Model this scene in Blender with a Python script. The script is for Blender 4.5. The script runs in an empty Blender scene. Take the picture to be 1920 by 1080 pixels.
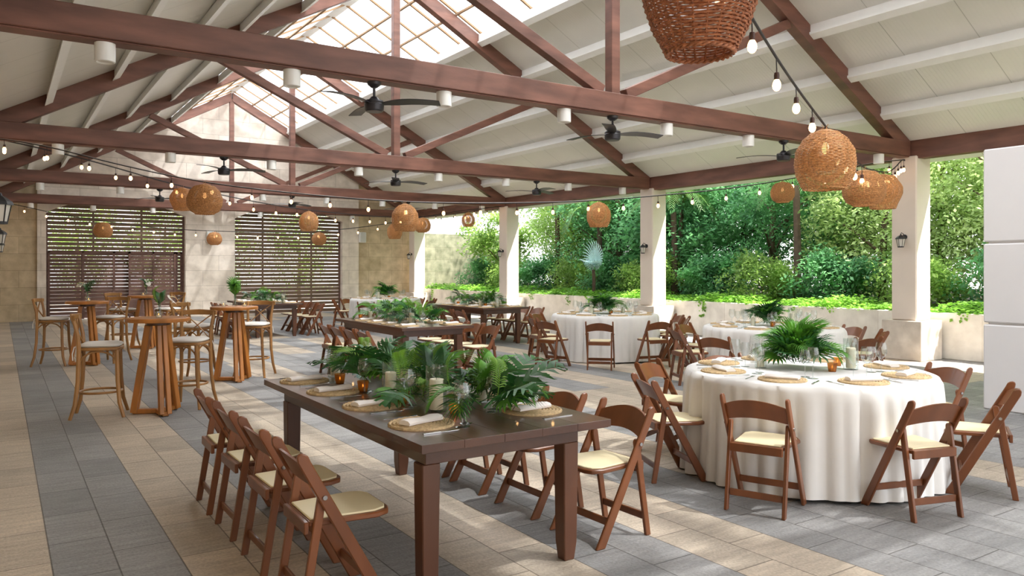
import bpy, bmesh, math, random
from mathutils import Vector, Matrix, Euler
random.seed(7)
PI = math.pi
sc = bpy.context.scene
COL = sc.collection
# ------------------------------------------------------------ camera, sky, sun, exposure
H = 1.62
cam = bpy.data.objects.new('camera', bpy.data.cameras.new('camera'))
COL.objects.link(cam); sc.camera = cam
cam.location = (0, 0, H)
cam.rotation_euler = (PI/2, 0, -math.atan(960/1450))
cam.data.sensor_width = 36; cam.data.lens = 36*1450/1920
cam.data.shift_y = -36/1920
cam.data.clip_start = .05; cam.data.clip_end = 300
sc.view_settings.view_transform = 'Standard'; sc.view_settings.look = 'None'
sc.view_settings.gamma = 1; sc.view_settings.use_curve_mapping = False
sc.view_settings.exposure = 0.85
sc.cycles.transparent_max_bounces = 32
w = bpy.data.worlds.new('sky'); sc.world = w; w.use_nodes = True
nt = w.node_tree; bg = nt.nodes['Background']
tc = nt.nodes.new('ShaderNodeTexCoord'); sp = nt.nodes.new('ShaderNodeSeparateXYZ')
cr = nt.nodes.new('ShaderNodeValToRGB')
cr.color_ramp.elements[0].position = 0.0; cr.color_ramp.elements[0].color = (.93, .93, .92, 1)
cr.color_ramp.elements[1].position = .9; cr.color_ramp.elements[1].color = (.74, .84, 1, 1)
nt.links.new(tc.outputs['Generated'], sp.inputs[0]); nt.links.new(sp.outputs[2], cr.inputs[0])
nt.links.new(cr.outputs[0], bg.inputs[0]); bg.inputs[1].default_value = 1.9
sl = bpy.data.lights.new('sun', 'SUN'); sl.energy = 9.0; sl.angle = .02; sl.color = (1, .955, .89)
so = bpy.data.objects.new('sun', sl); COL.objects.link(so)
so.rotation_euler = (-Vector((.45, -.5, 1.15)).normalized()).to_track_quat('-Z', 'Y').to_euler()
so.location = (12, -10, 20)

# ------------------------------------------------------------ materials
def lin(c):
    return tuple(((v/255)/12.92 if v/255 <= .04045 else ((v/255+.055)/1.055)**2.4) for v in c)+(1,)
def mat(name, rgb, rough=.6, var=.12, scale=6, stretch=(1, 1, 1), metal=0, bump=0, bscale=40, spec=.5, hue=None, coat=0, trans=0, rnd=0):
    m = bpy.data.materials.new(name); m.use_nodes = True
    n = m.node_tree.nodes; l = m.node_tree.links; p = n['Principled BSDF']
    p.inputs['Roughness'].default_value = rough; p.inputs['Metallic'].default_value = metal
    p.inputs['Specular IOR Level'].default_value = spec; p.inputs['Coat Weight'].default_value = coat
    t = n.new('ShaderNodeTexCoord'); mp = n.new('ShaderNodeMapping'); mp.inputs['Scale'].default_value = stretch
    l.new(t.outputs['Object'], mp.inputs[0])
    nz = n.new('ShaderNodeTexNoise'); nz.inputs['Scale'].default_value = scale; nz.inputs['Detail'].default_value = 5
    l.new(mp.outputs[0], nz.inputs['Vector'])
    r = n.new('ShaderNodeValToRGB'); a = lin(rgb); b = lin(hue) if hue else a
    r.color_ramp.elements[0].position = .3; r.color_ramp.elements[1].position = .7
    r.color_ramp.elements[0].color = tuple(max(0, v*(1-var)) for v in a[:3])+(1,)
    r.color_ramp.elements[1].color = tuple(min(1, v*(1+var)) for v in b[:3])+(1,)
    l.new(nz.outputs[0], r.inputs[0])
    last = r.outputs[0]
    if rnd:
        oi = n.new('ShaderNodeObjectInfo'); hs = n.new('ShaderNodeHueSaturation')
        mr = n.new('ShaderNodeMapRange'); mr.inputs[3].default_value = 1-rnd; mr.inputs[4].default_value = 1+rnd
        l.new(oi.outputs['Random'], mr.inputs[0]); l.new(mr.outputs[0], hs.inputs['Value']); l.new(last, hs.inputs['Color']); last = hs.outputs[0]
    l.new(last, p.inputs['Base Color'])
    if bump:
        nb = n.new('ShaderNodeTexNoise'); nb.inputs['Scale'].default_value = bscale; nb.inputs['Detail'].default_value = 4
        l.new(mp.outputs[0], nb.inputs['Vector']); bp = n.new('ShaderNodeBump'); bp.inputs['Strength'].default_value = bump
        bp.inputs['Distance'].default_value = .01
        l.new(nb.outputs[0], bp.inputs['Height']); l.new(bp.outputs[0], p.inputs['Normal'])
    if trans:
        ts = n.new('ShaderNodeBsdfTranslucent'); mx = n.new('ShaderNodeMixShader'); mx.inputs[0].default_value = trans
        l.new(last, ts.inputs[0]); o = n['Material Output']
        l.new(p.outputs[0], mx.inputs[1]); l.new(ts.outputs[0], mx.inputs[2]); l.new(mx.outputs[0], o.inputs[0])
    return m
def emit(name, rgb, s):
    m = bpy.data.materials.new(name); m.use_nodes = True; n = m.node_tree.nodes
    p = n['Principled BSDF']; p.inputs['Base Color'].default_value = lin(rgb)
    p.inputs['Emission Color'].default_value = lin(rgb); p.inputs['Emission Strength'].default_value = s
    return m
def thin_glass(name, rgb=(250, 252, 252), rough=.02, diff=0, tcol=None):
    m = bpy.data.materials.new(name); m.use_nodes = True; n = m.node_tree.nodes; l = m.node_tree.links
    n.remove(n['Principled BSDF']); o = n['Material Output']
    tr = n.new('ShaderNodeBsdfTransparent'); tr.inputs[0].default_value = lin(rgb)
    gl = n.new('ShaderNodeBsdfGlossy'); gl.inputs['Roughness'].default_value = rough
    lw = n.new('ShaderNodeLayerWeight'); lw.inputs[0].default_value = .5
    pw = n.new('ShaderNodeMath'); pw.operation = 'POWER'; pw.inputs[1].default_value = 2.6; l.new(lw.outputs['Facing'], pw.inputs[0])
    fr = n.new('ShaderNodeMapRange'); fr.inputs[3].default_value = .09; fr.inputs[4].default_value = .9; l.new(pw.outputs[0], fr.inputs[0])
    mx = n.new('ShaderNodeMixShader'); l.new(fr.outputs[0], mx.inputs[0])
    l.new(tr.outputs[0], mx.inputs[1]); l.new(gl.outputs[0], mx.inputs[2]); last = mx
    if diff:
        ts = n.new('ShaderNodeBsdfTranslucent'); ts.inputs[0].default_value = lin(tcol or rgb)
        m2 = n.new('ShaderNodeMixShader'); m2.inputs[0].default_value = diff
        l.new(mx.outputs[0], m2.inputs[1]); l.new(ts.outputs[0], m2.inputs[2]); last = m2
    l.new(last.outputs[0], o.inputs[0])
    return m
M = {}
M['chair'] = mat('walnut_stain', (116, 66, 34), .38, .22, 7, (1, 1, .25), rnd=.14, coat=.15)
M['pad'] = mat('cream_vinyl', (228, 213, 174), .55, .03)
M['table'] = mat('dark_farm_wood', (80, 50, 36), .28, .25, 5, (1, .12, 1), coat=.3, bump=.08)
M['tableleg'] = mat('dark_leg_wood', (88, 54, 36), .38, .25, 5, (1, 1, .15))
M['honey'] = mat('honey_teak', (162, 104, 46), .4, .25, 6, (1, 1, .2), hue=(178, 112, 50))
M['stool'] = mat('elm_stool', (158, 112, 62), .42, .25, 7, (1, 1, .3), rnd=.06)
M['cushion'] = mat('white_cushion', (226, 220, 212), .9, .04, bump=.1)
M['cloth'] = mat('white_linen', (226, 223, 219), .9, .02, bump=.05, bscale=300)
M['napkin'] = mat('napkin_linen', (240, 232, 226), .9, .03)
M['beam'] = mat('mahogany_beam', (106, 70, 58), .5, .22, 2.2, (.6, .6, 3), bump=.1, hue=(122, 82, 68))
M['white'] = mat('white_paint', (238, 237, 233), .45, .02)
M['pillar'] = mat('cream_plaster', (232, 218, 204), .8, .03, 2, bump=.05)
M['wallwhite'] = mat('white_stucco', (228, 226, 226), .85, .015, 2)
M['black'] = mat('black_iron', (38, 37, 40), .45, .1)
M['fan'] = mat('graphite_metal', (52, 50, 54), .35, .1, metal=.3)
M['cord'] = mat('black_cord', (30, 28, 28), .6, .05)
M['cordw'] = mat('white_wire', (200, 195, 190), .6, .05)
M['wicker'] = mat('wicker', (180, 128, 78), .6, .3, 60, hue=(204, 152, 98), rnd=.14)
M['wickerdark'] = mat('wicker_red', (140, 84, 54), .6, .35, 60, hue=(166, 106, 70))
M['rope'] = mat('jute', (198, 170, 128), .85, .22, 60, bump=.5, bscale=120)
M['steel'] = mat('cutlery_steel', (190, 188, 186), .18, .04, metal=1)
M['wax'] = mat('candle_wax', (236, 224, 200), .5, .03)
M['leaf'] = mat('leaf_green', (60, 114, 36), .5, .35, 9, hue=(92, 150, 48), trans=.22, rnd=.25)
M['leafdk'] = mat('leaf_dark', (32, 76, 38), .45, .3, 9, hue=(50, 100, 46), trans=.12, rnd=.2)
M['leafbr'] = mat('leaf_bright', (116, 172, 50), .5, .3, 9, hue=(136, 178, 70), trans=.35, rnd=.2)
M['tree1'] = mat('foliage_teal', (88, 148, 104), .45, .35, 1.3, hue=(134, 190, 126), trans=.5)
M['tree2'] = mat('foliage_olive', (120, 158, 76), .45, .35, 1.3, hue=(176, 204, 112), trans=.55)
M['tree3'] = mat('foliage_light', (158, 194, 116), .45, .35, 1.3, hue=(212, 230, 160), trans=.6)
M['palm'] = mat('palm_green', (70, 112, 52), .45, .3, 2, hue=(110, 144, 66), trans=.3)
M['silver'] = mat('silver_palm', (176, 208, 206), .45, .15, 3, trans=.2)
M['ivy'] = mat('ivy_green', (112, 172, 54), .45, .35, 2.5, hue=(160, 208, 84), trans=.4)
M['bark'] = mat('bark', (92, 74, 60), .9, .3, 8)
M['soil'] = mat('soil', (60, 48, 36), .95, .3, 4)
M['anth'] = mat('anthurium_white', (244, 240, 230), .35, .02, trans=.2)
M['slat'] = mat('slat_wood', (118, 95, 76), .6, .25, 4, (.3, 3, 3))
M['slat2'] = mat('gate_wood', (108, 78, 68), .6, .2, 4, (.3, 3, 3))
M['lampglass'] = mat('frosted_pane', (206, 200, 190), .4, .03)
M['gold'] = mat('tan_bar', (150, 118, 84), .6, .1)
M['bulb'] = emit('warm_bulb', (255, 196, 130), 6)
M['bulbin'] = emit('warm_bulb_inner', (255, 190, 120), 2.5)
M['flame'] = emit('tea_flame', (255, 170, 80), 3)
M['socket'] = mat('bulb_socket', (70, 44, 36), .5, .1)
M['glass'] = thin_glass('clear_glass', (247, 250, 250))
M['glassg'] = thin_glass('green_tint_glass', (244, 249, 247))
M['amber'] = thin_glass('amber_glass', (250, 214, 160), .1, .6, (206, 140, 66))
M['sky_glass'] = thin_glass('skylight_panel', (240, 246, 252), .2, .8, (232, 234, 236))

def block_mat(name, rgb, hue, bw, bh, axis, dark=.62, mort=.006, var=.1):
    m = mat(name, rgb, .85, var, 3.5, hue=hue, bump=.25, bscale=18)
    n = m.node_tree.nodes; l = m.node_tree.links; p = n['Principled BSDF']
    t = n.new('ShaderNodeTexCoord'); s = n.new('ShaderNodeSeparateXYZ'); cb = n.new('ShaderNodeCombineXYZ')
    l.new(t.outputs['Object'], s.inputs[0])
    l.new(s.outputs[axis], cb.inputs[0]); l.new(s.outputs[2], cb.inputs[1])
    b = n.new('ShaderNodeTexBrick'); b.inputs['Scale'].default_value = 1
    b.inputs['Brick Width'].default_value = bw; b.inputs['Row Height'].default_value = bh
    b.inputs['Mortar Size'].default_value = mort; b.inputs['Mortar Smooth'].default_value = .2
    b.inputs['Color1'].default_value = (.9, .88, .85, 1); b.inputs['Color2'].default_value = (1.06, 1.05, 1.05, 1)
    b.inputs['Mortar'].default_value = (dark, dark*.95, dark*.9, 1); b.inputs['Bias'].default_value = 0
    l.new(cb.outputs[0], b.inputs['Vector'])
    mx = n.new('ShaderNodeMix'); mx.data_type = 'RGBA'; mx.blend_type = 'MULTIPLY'; mx.inputs[0].default_value = 1
    src = p.inputs['Base Color'].links[0].from_socket
    l.new(src, mx.inputs[6]); l.new(b.outputs[0], mx.inputs[7]); l.new(mx.outputs[2], p.inputs['Base Color'])
    return m
M['stone'] = block_mat('pale_stone_blocks', (226, 214, 200), (236, 226, 214), 1.05, .52, 0)
M['stonetan'] = block_mat('tan_stone_blocks', (196, 176, 144), (212, 194, 164), .95, .52, 0)
M['moss'] = block_mat('mossy_stone_blocks', (118, 122, 96), (150, 148, 126), .8, .5, 0, var=.2)
M['lowwall'] = block_mat('planter_stone', (234, 229, 220), (240, 236, 228), 1.9, 2.2, 1, dark=.8)
M['plinth'] = block_mat('shell_stone', (208, 196, 182), (224, 214, 202), .7, .9, 1, dark=.9, var=.14)

def floor_mat():
    m = bpy.data.materials.new('paver_floor'); m.use_nodes = True
    n = m.node_tree.nodes; l = m.node_tree.links; p = n['Principled BSDF']
    def N(t, **k):
        x = n.new('ShaderNode'+t)
        for a, b in k.items(): setattr(x, a, b)
        return x
    def mth(op, a, b=None):
        x = N('Math', operation=op)
        for i, v in enumerate((a, b)):
            if v is None: continue
            if isinstance(v, (int, float)): x.inputs[i].default_value = v
            else: l.new(v, x.inputs[i])
        return x.outputs[0]
    g = N('TexCoord'); s = N('SeparateXYZ'); l.new(g.outputs['Object'], s.inputs[0])
    X, Y = s.outputs[0], s.outputs[1]
    xs = mth('DIVIDE', mth('SUBTRACT', X, .235), .61)
    cell = mth('FLOOR', xs)
    band = mth('MODULO', mth('ADD', cell, 200), 2)             # 0 grey, 1 beige
    # in the right-hand part the light bands break into blocks
    cb = N('CombineXYZ'); l.new(cell, cb.inputs[0]); l.new(mth('FLOOR', mth('DIVIDE', mth('ADD', Y, mth('MULTIPLY', cell, .31)), 1.86)), cb.inputs[1])
    wn = N('TexWhiteNoise'); l.new(cb.outputs[0], wn.inputs[0])
    right = mth('GREATER_THAN', X, 3.2)
    flip = mth('MULTIPLY', mth('GREATER_THAN', wn.outputs[0], .78), right)
    band1 = mth('ABSOLUTE', mth('SUBTRACT', band, flip))
    zone = mth('MULTIPLY', mth('GREATER_THAN', X, 3.895), mth('LESS_THAN', Y, 6.2))      # paved near the partition: mostly grey
    band2 = mth('ADD', mth('MULTIPLY', band1, mth('SUBTRACT', 1, zone)), mth('MULTIPLY', zone, mth('GREATER_THAN', wn.outputs[0], .7)))
    vec = N('CombineXYZ'); l.new(Y, vec.inputs[0]); l.new(mth('SUBTRACT', X, .235), vec.inputs[1])
    b = N('TexBrick'); b.offset = .5
    b.inputs['Scale'].default_value = 1; b.inputs['Brick Width'].default_value = .62; b.inputs['Row Height'].default_value = .305
    b.inputs['Mortar Size'].default_value = .0045; b.inputs['Mortar Smooth'].default_value = .3
    b.inputs['Color1'].default_value = (.82, .82, .82, 1); b.inputs['Color2'].default_value = (1.12, 1.1, 1.08, 1); b.inputs['Mortar'].default_value = (.42, .4, .38, 1)
    l.new(vec.outputs[0], b.inputs['Vector'])
    mx = N('Mix', data_type='RGBA'); l.new(band2, mx.inputs[0])
    mx.inputs[6].default_value = lin((138, 137, 136)); mx.inputs[7].default_value = lin((182, 168, 150))
    nz = N('TexNoise'); nz.inputs['Scale'].default_value = 1.1; nz.inputs['Detail'].default_value = 8; nz.inputs['Roughness'].default_value = .7
    l.new(g.outputs['Object'], nz.inputs['Vector'])
    n2 = N('TexNoise'); n2.inputs['Scale'].default_value = 60; n2.inputs['Detail'].default_value = 3; l.new(g.outputs['Object'], n2.inputs['Vector'])
    mpp = N('Mapping'); mpp.inputs['Scale'].default_value = (2.2, 14, 1); l.new(g.outputs['Object'], mpp.inputs[0])
    n3 = N('TexNoise'); n3.inputs['Scale'].default_value = 1.6; n3.inputs['Detail'].default_value = 6; l.new(mpp.outputs[0], n3.inputs['Vector'])
    r1 = N('MapRange'); r1.inputs[1].default_value = .3; r1.inputs[2].default_value = .7; r1.inputs[3].default_value = .84; r1.inputs[4].default_value = 1.16; l.new(nz.outputs[0], r1.inputs[0])
    r2 = N('MapRange'); r2.inputs[1].default_value = .25; r2.inputs[2].default_value = .75; r2.inputs[3].default_value = .8; r2.inputs[4].default_value = 1.2; l.new(n2.outputs[0], r2.inputs[0])
    vv = mth('MULTIPLY', r1.outputs[0], r2.outputs[0])
    m1 = N('Mix', data_type='RGBA', blend_type='MULTIPLY'); m1.inputs[0].default_value = 1
    l.new(mx.outputs[2], m1.inputs[6]); l.new(b.outputs[0], m1.inputs[7])
    m2 = N('Mix', data_type='RGBA', blend_type='MULTIPLY'); m2.inputs[0].default_value = 1
    r3 = N('MapRange'); r3.inputs[1].default_value = .3; r3.inputs[2].default_value = .7; r3.inputs[3].default_value = .86; r3.inputs[4].default_value = 1.14; l.new(n3.outputs[0], r3.inputs[0])
    vv = mth('MULTIPLY', vv, r3.outputs[0])
    l.new(m1.outputs[2], m2.inputs[6]); l.new(vv, m2.inputs[7]); l.new(m2.outputs[2], p.inputs['Base Color'])
    p.inputs['Roughness'].default_value = .62
    bp = N('Bump'); bp.inputs['Strength'].default_value = .6; bp.inputs['Distance'].default_value = .012
    l.new(mth('ADD', mth('MULTIPLY', mth('ADD', n2.outputs[0], n3.outputs[0]), .5), mth('MULTIPLY', b.outputs[1], -1.0)), bp.inputs['Height']); l.new(bp.outputs[0], p.inputs['Normal'])
    return m
M['floor'] = floor_mat()
def panel_mat():
    m = mat('roof_panel', (230, 229, 223), .32, .03, 1.5)
    n = m.node_tree.nodes; l = m.node_tree.links; p = n['Principled BSDF']
    t = n.new('ShaderNodeTexCoord'); s = n.new('ShaderNodeSeparateXYZ'); l.new(t.outputs['Object'], s.inputs[0])
    def wave(f, w):
        a = n.new('ShaderNodeMath'); a.operation = 'MULTIPLY'; a.inputs[1].default_value = f; l.new(s.outputs[1], a.inputs[0])
        b = n.new('ShaderNodeMath'); b.operation = 'FRACT'; l.new(a.outputs[0], b.inputs[0])
        c = n.new('ShaderNodeMath'); c.operation = 'LESS_THAN'; c.inputs[1].default_value = w; l.new(b.outputs[0], c.inputs[0]); return c.outputs[0]
    ad = n.new('ShaderNodeMath'); ad.operation = 'ADD'; l.new(wave(16.5, .16), ad.inputs[0])
    sm = wave(.909, .012); mu = n.new('ShaderNodeMath'); mu.operation = 'MULTIPLY'; mu.inputs[1].default_value = 3; l.new(sm, mu.inputs[0]); l.new(mu.outputs[0], ad.inputs[1])
    bp = n.new('ShaderNodeBump'); bp.inputs['Strength'].default_value = .8; bp.inputs['Distance'].default_value = .006; bp.invert = True
    l.new(ad.outputs[0], bp.inputs['Height']); l.new(bp.outputs[0], p.inputs['Normal'])
    mx = n.new('ShaderNodeMix'); mx.data_type = 'RGBA'; mx.blend_type = 'MULTIPLY'; l.new(sm, mx.inputs[0])
    src = p.inputs['Base Color'].links[0].from_socket; l.new(src, mx.inputs[6]); mx.inputs[7].default_value = (.7, .7, .68, 1); l.new(mx.outputs[2], p.inputs['Base Color'])
    return m
M['panel'] = panel_mat()

# ------------------------------------------------------------ mesh helpers
class MB:
    def __init__(s): s.v = []; s.f = []; s.mi = []
    def add(s, vs, fs, mi=0):
        o = len(s.v); s.v += [tuple(v) for v in vs]; s.f += [[o+i for i in f] for f in fs]; s.mi += [mi]*len(fs); return s
    def box(s, x0, x1, y0, y1, z0, z1, mi=0):
        return s.add([(x0,y0,z0),(x1,y0,z0),(x1,y1,z0),(x0,y1,z0),(x0,y0,z1),(x1,y0,z1),(x1,y1,z1),(x0,y1,z1)],
                     [(0,3,2,1),(4,5,6,7),(0,1,5,4),(1,2,6,5),(2,3,7,6),(3,0,4,7)], mi)
    def beam(s, a, b, w, h, up=(0,0,1), mi=0):
        a, b = Vector(a), Vector(b); d = (b-a).normalized(); side = d.cross(Vector(up)).normalized(); u = side.cross(d)
        vs = [p+side*x*w/2+u*y*h/2 for p in (a, b) for x, y in ((-1,-1),(1,-1),(1,1),(-1,1))]
        return s.add(vs, [(0,3,2,1),(4,5,6,7),(0,1,5,4),(1,2,6,5),(2,3,7,6),(3,0,4,7)], mi)
    def prism(s, poly, y0, y1, mi=0):                     # polygon in xz, extruded along y
        n = len(poly)
        return s.add([(x,y0,z) for x,z in poly]+[(x,y1,z) for x,z in poly],
                     [list(range(n)), list(range(2*n-1, n-1, -1))]+[(i, i+n, (i+1)%n+n, (i+1)%n) for i in range(n)], mi)
    def prismz(s, poly, z0, z1, mi=0):
        n = len(poly)
        return s.add([(x,y,z0) for x,y in poly]+[(x,y,z1) for x,y in poly],
                     [list(range(n))[::-1], list(range(n, 2*n))]+[(i, (i+1)%n, (i+1)%n+n, i+n) for i in range(n)], mi)
    def tube(s, pts, r, n=6, closed=False, mi=0, cap=True, flat=1.0):
        pts = [Vector(p) for p in pts]; m = len(pts); rr = r if isinstance(r, (list, tuple)) else [r]*m
        o = len(s.v); pu = None
        for i, p in enumerate(pts):
            if closed: d = pts[(i+1) % m]-pts[i-1]
            else: d = pts[min(i+1, m-1)]-pts[max(i-1, 0)]
            d.normalize()
            if pu is None: pu = Vector((0,0,1)) if abs(d.z) < .9 else Vector((1,0,0))
            u = (pu-d*pu.dot(d)).normalized(); pu = u; q = d.cross(u)
            for k in range(n):
                a = 2*PI*k/n; s.v.append(tuple(p+(u*math.cos(a)*flat+q*math.sin(a))*rr[i]))
        for i in range(m if closed else m-1):
            for k in range(n):
                a = o+i*n+k; b = o+i*n+(k+1)%n; j = (i+1) % m; c_ = o+j*n+(k+1)%n; d_ = o+j*n+k
                s.f.append([a, b, c_, d_]); s.mi.append(mi)
        if cap and not closed:
            s.f.append([o+k for k in range(n)][::-1]); s.f.append([o+(m-1)*n+k for k in range(n)]); s.mi += [mi, mi]
        return s
    def lathe(s, prof, n=20, c=(0,0,0), mi=0, cap=True):
        o = len(s.v); m = len(prof)
        for r, z in prof:
            for k in range(n):
                a = 2*PI*k/n; s.v.append((c[0]+r*math.cos(a), c[1]+r*math.sin(a), c[2]+z))
        for i in range(m-1):
            for k in range(n):
                s.f.append([o+i*n+k, o+i*n+(k+1)%n, o+(i+1)*n+(k+1)%n, o+(i+1)*n+k]); s.mi.append(mi)
        if cap:
            if prof[0][0] > 1e-5: s.f.append([o+k for k in range(n)][::-1]); s.mi.append(mi)
            if prof[-1][0] > 1e-5: s.f.append([o+(m-1)*n+k for k in range(n)]); s.mi.append(mi)
        return s
    def mesh(s, name, mats, smooth=30, bevel=0):
        me = bpy.data.meshes.new(name); me.from_pydata(s.v, [], s.f)
        for m in (mats if isinstance(mats, (list, tuple)) else [mats]): me.materials.append(m)
        for p, i in zip(me.polygons, s.mi): p.material_index = i
        if bevel or smooth is not None:
            bm = bmesh.new(); bm.from_mesh(me)
            if bevel:
                bmesh.ops.remove_doubles(bm, verts=bm.verts, dist=1e-5); bmesh.ops.recalc_face_normals(bm, faces=bm.faces)
                ed = [e for e in bm.edges if len(e.link_faces) == 2 and e.calc_face_angle(0) > .6]
                bmesh.ops.bevel(bm, geom=ed, offset=bevel, segments=1, affect='EDGES', clamp_overlap=True)
            if smooth is not None:
                for f in bm.faces: f.smooth = True
                t = math.radians(smooth)
                for e in bm.edges:
                    if len(e.link_faces) == 2 and e.calc_face_angle(0) > t: e.smooth = False
            bm.to_mesh(me); bm.free()
        me.update(); return me
    def build(s, name, mats, parent=None, smooth=30, bevel=0, loc=None):
        return link(name, s.mesh(name, mats, smooth, bevel), parent, loc)
def link(name, me, parent=None, loc=None, rot=None):
    o = bpy.data.objects.new(name, me); COL.objects.link(o)
    if parent: o.parent = parent
    if loc: o.location = loc
    if rot: o.rotation_euler = rot
    return o
def tag(o, label=None, cat=None, group=None, kind=None):
    if label: o['label'] = label
    if cat: o['category'] = cat
    if group: o['group'] = group
    if kind: o['kind'] = kind
    return o
def empty(name, loc=(0,0,0), rz=0):
    o = bpy.data.objects.new(name, None); COL.objects.link(o); o.location = loc; o.rotation_euler = (0,0,rz); o.empty_display_size = .1
    return o
KIDS = {}
def copy_tree(o, parent=None):
    c = o.copy(); COL.objects.link(c); c.parent = parent
    for ch in list(o.children): copy_tree(ch, c)
    return c
class Proto:                                            # first placement uses the thing itself, later ones copies
    def __init__(s, root): s.root = root; s.used = False
    def put(s, loc, rz, label, group=None, scale=None, cat=None):
        o = s.root if not s.used else copy_tree(s.root)
        s.used = True
        o.location = loc; o.rotation_euler = (0,0,rz)
        if scale: o.scale = scale if isinstance(scale, tuple) else (scale,)*3
        tag(o, label, cat or s.root.get('category'), group); return o
def struct(o): o['kind'] = 'structure'; return o

# ------------------------------------------------------------ setting
TY = [1.05, 7.65, 14.25, 20.85, 27.45]                    # truss positions along the hall
XL, XR, XM = -.24, 13.5, 6.63                             # left and right eave lines, ridge
ZB0, ZB1 = 3.62, 3.88                                     # tie beam
SL = .5466
def roofz(x): return 3.9+SL*(6.87-abs(x-XM))
struct(MB().box(-9, 14.25, -9, 36, -.12, 0).build('floor', M['floor']))
struct(MB().box(-60, 70, -50, 80, -.3, -.13).build('trim_1', M['soil']))
# roof slopes
for nm, sg in (('right', 1), ('left', -1)):
    x0 = XM+sg*1.95; x1 = XM+sg*7.5
    a = MB()
    a.add([(x0,-6,roofz(x0)),(x1,-6,roofz(x1)),(x1,28.6,roofz(x1)),(x0,28.6,roofz(x0)),
           (x0,-6,roofz(x0)+.1),(x1,-6,roofz(x1)+.1),(x1,28.6,roofz(x1)+.1),(x0,28.6,roofz(x0)+.1)],
          [(0,1,2,3),(7,6,5,4),(0,4,5,1),(1,5,6,2),(2,6,7,3),(3,7,4,0)])
    struct(a.build('ceiling', M['panel'], smooth=None))
    # white purlins under the panels
    for k, px in enumerate((1.93, 3.05, 4.05, 5.05, 6.0)):
        x = XM+sg*px; z = roofz(x); th = math.atan(SL)*sg
        mb = MB(); h = .17 if k else .2
        prof = [(-.045,-.0),(-.045,-h+.05),(-.075,-h+.035),(-.075,-h),(.05,-h),(.05,-h+.018),(.02,-h+.03),(.02,0)]
        poly = [(x+sg*(u*math.cos(th)), z-.005+v-SL*u) for u, v in prof]
        mb.prism(poly, -6, 27.8); struct(mb.build('trim_2', M['white'], smooth=None))
    # eaves beam
    xe = XR+.0 if sg > 0 else XL
    struct(MB().box(min(xe, xe+sg*.22), max(xe, xe+sg*.22), -6, 27.9, 3.57, 3.9).build('trim_3', M['beam'], bevel=.008))
    # skylight
    sk = struct(empty('window_1' if sg > 0 else 'window_2', (XM, 0, 0)))
    g = MB(); zt = roofz(XM)+.06; zb = roofz(x0)+.08
    g.add([(sg*.05,-6,zt),(sg*2.0,-6,zb),(sg*2.0,27.9,zb),(sg*.05,27.9,zt)], [(0,1,2,3)])
    g.build('glass_panel', M['sky_glass'], sk, smooth=None)
    mu = MB()
    for j in range(1, 3):                                 # bars along the hall
        u = .05+1.95*j/3; zz = roofz(XM+u)+.03
        mu.box(min(sg*(u-.028), sg*(u+.028)), max(sg*(u-.028), sg*(u+.028)), -6, 27.8, zz-.02, zz+.02)
    y = -5.6
    while y < 27.7:                                        # bars down the slope
        mu.beam((sg*.03, y, roofz(XM)+.03), (sg*2.0, y, roofz(x0)+.03), .05, .04); y += .94
    mu.build('glazing_bar', M['gold'], sk, smooth=None)
struct(MB().box(XM-.12, XM+.12, -6, 27.9, roofz(XM)+.02, roofz(XM)+.14).build('trim_4', M['white']))

def truss(y, label):
    t = empty('roof_truss', (XM, y, 0)); tag(t, label, 'roof truss', 'timber roof trusses')
    b = MB(); b.box(-6.85, 6.85, -.11, .11, ZB0, ZB1); b.box(-6.85, 6.85, -.095, .095, ZB0-.02, ZB0)
    b.build('tie_beam', M['beam'], t, bevel=.008)
    for s in (-1, 1):
        r = MB(); dv = .30
        P = [(s*.02, roofz(XM)-.0), (s*6.87, 3.9), (s*6.87, 3.88), (s*(6.87-(dv-.02)/SL), 3.88), (s*.02, roofz(XM)-dv)]
        r.prism(P if s > 0 else P[::-1], -.09, .09); r.build('rafter', M['beam'], t, bevel=.006)
        q = MB(); q.beam((s*.2, 0, ZB1+.02), (s*3.55, 0, roofz(XM+3.55)-dv), .13, .14); q.build('strut', M['beam'], t, bevel=.006)
    k = MB(); k.box(-.07, .07, -.07, .07, ZB1-.01, roofz(XM)-.2); k.build('king_post', M['beam'], t, bevel=.006)
    return t
for y, l in zip(TY, ('red-brown timber roof truss above the camera side of the hall', 'nearest red-brown roof truss, crossing the top of the picture',
                     'second red-brown roof truss from the front', 'third red-brown roof truss from the front', 'farthest red-brown roof truss against the gable wall')):
    truss(y, l)
# right-hand and left-hand pillars
def pillar(x0, x1, px0, px1, y, label):
    t = empty('pillar', ((x0+x1)/2, y, 0)); tag(t, label, 'pillar', 'cream pillars along the open sides')
    cx = (x0+x1)/2
    MB().box(x0-cx, x1-cx, -.23, .23, .7, 3.62).build('shaft', M['pillar'], t, bevel=.02)
    MB().box(px0-cx, px1-cx, -.36, .36, 0, .70).build('plinth', M['plinth'], t, bevel=.01)
    return t
for y, l in zip(TY[1:], ('nearest cream pillar on the garden side, on a wide stone plinth', 'second cream pillar on the garden side, left of the nearest one',
                         'third cream pillar on the garden side', 'farthest cream pillar, at the corner by the stone wall')):
    pillar(13.45, 13.92, 13.36, 14.06, y, l)
for y, l in zip(TY[:-1], ('cream pillar on the left side beside the camera', 'nearest cream pillar on the left side carrying a lantern',
                         'second cream pillar on the left side carrying a lantern', 'third cream pillar on the left side carrying a lantern')):
    pillar(-.60, -.14, -.72, -.20, y, l)
struct(MB().box(-.9, -.56, -9, 28.3, 0, 3.57).build('wall_left', M['stonetan'], bevel=.01))
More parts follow.
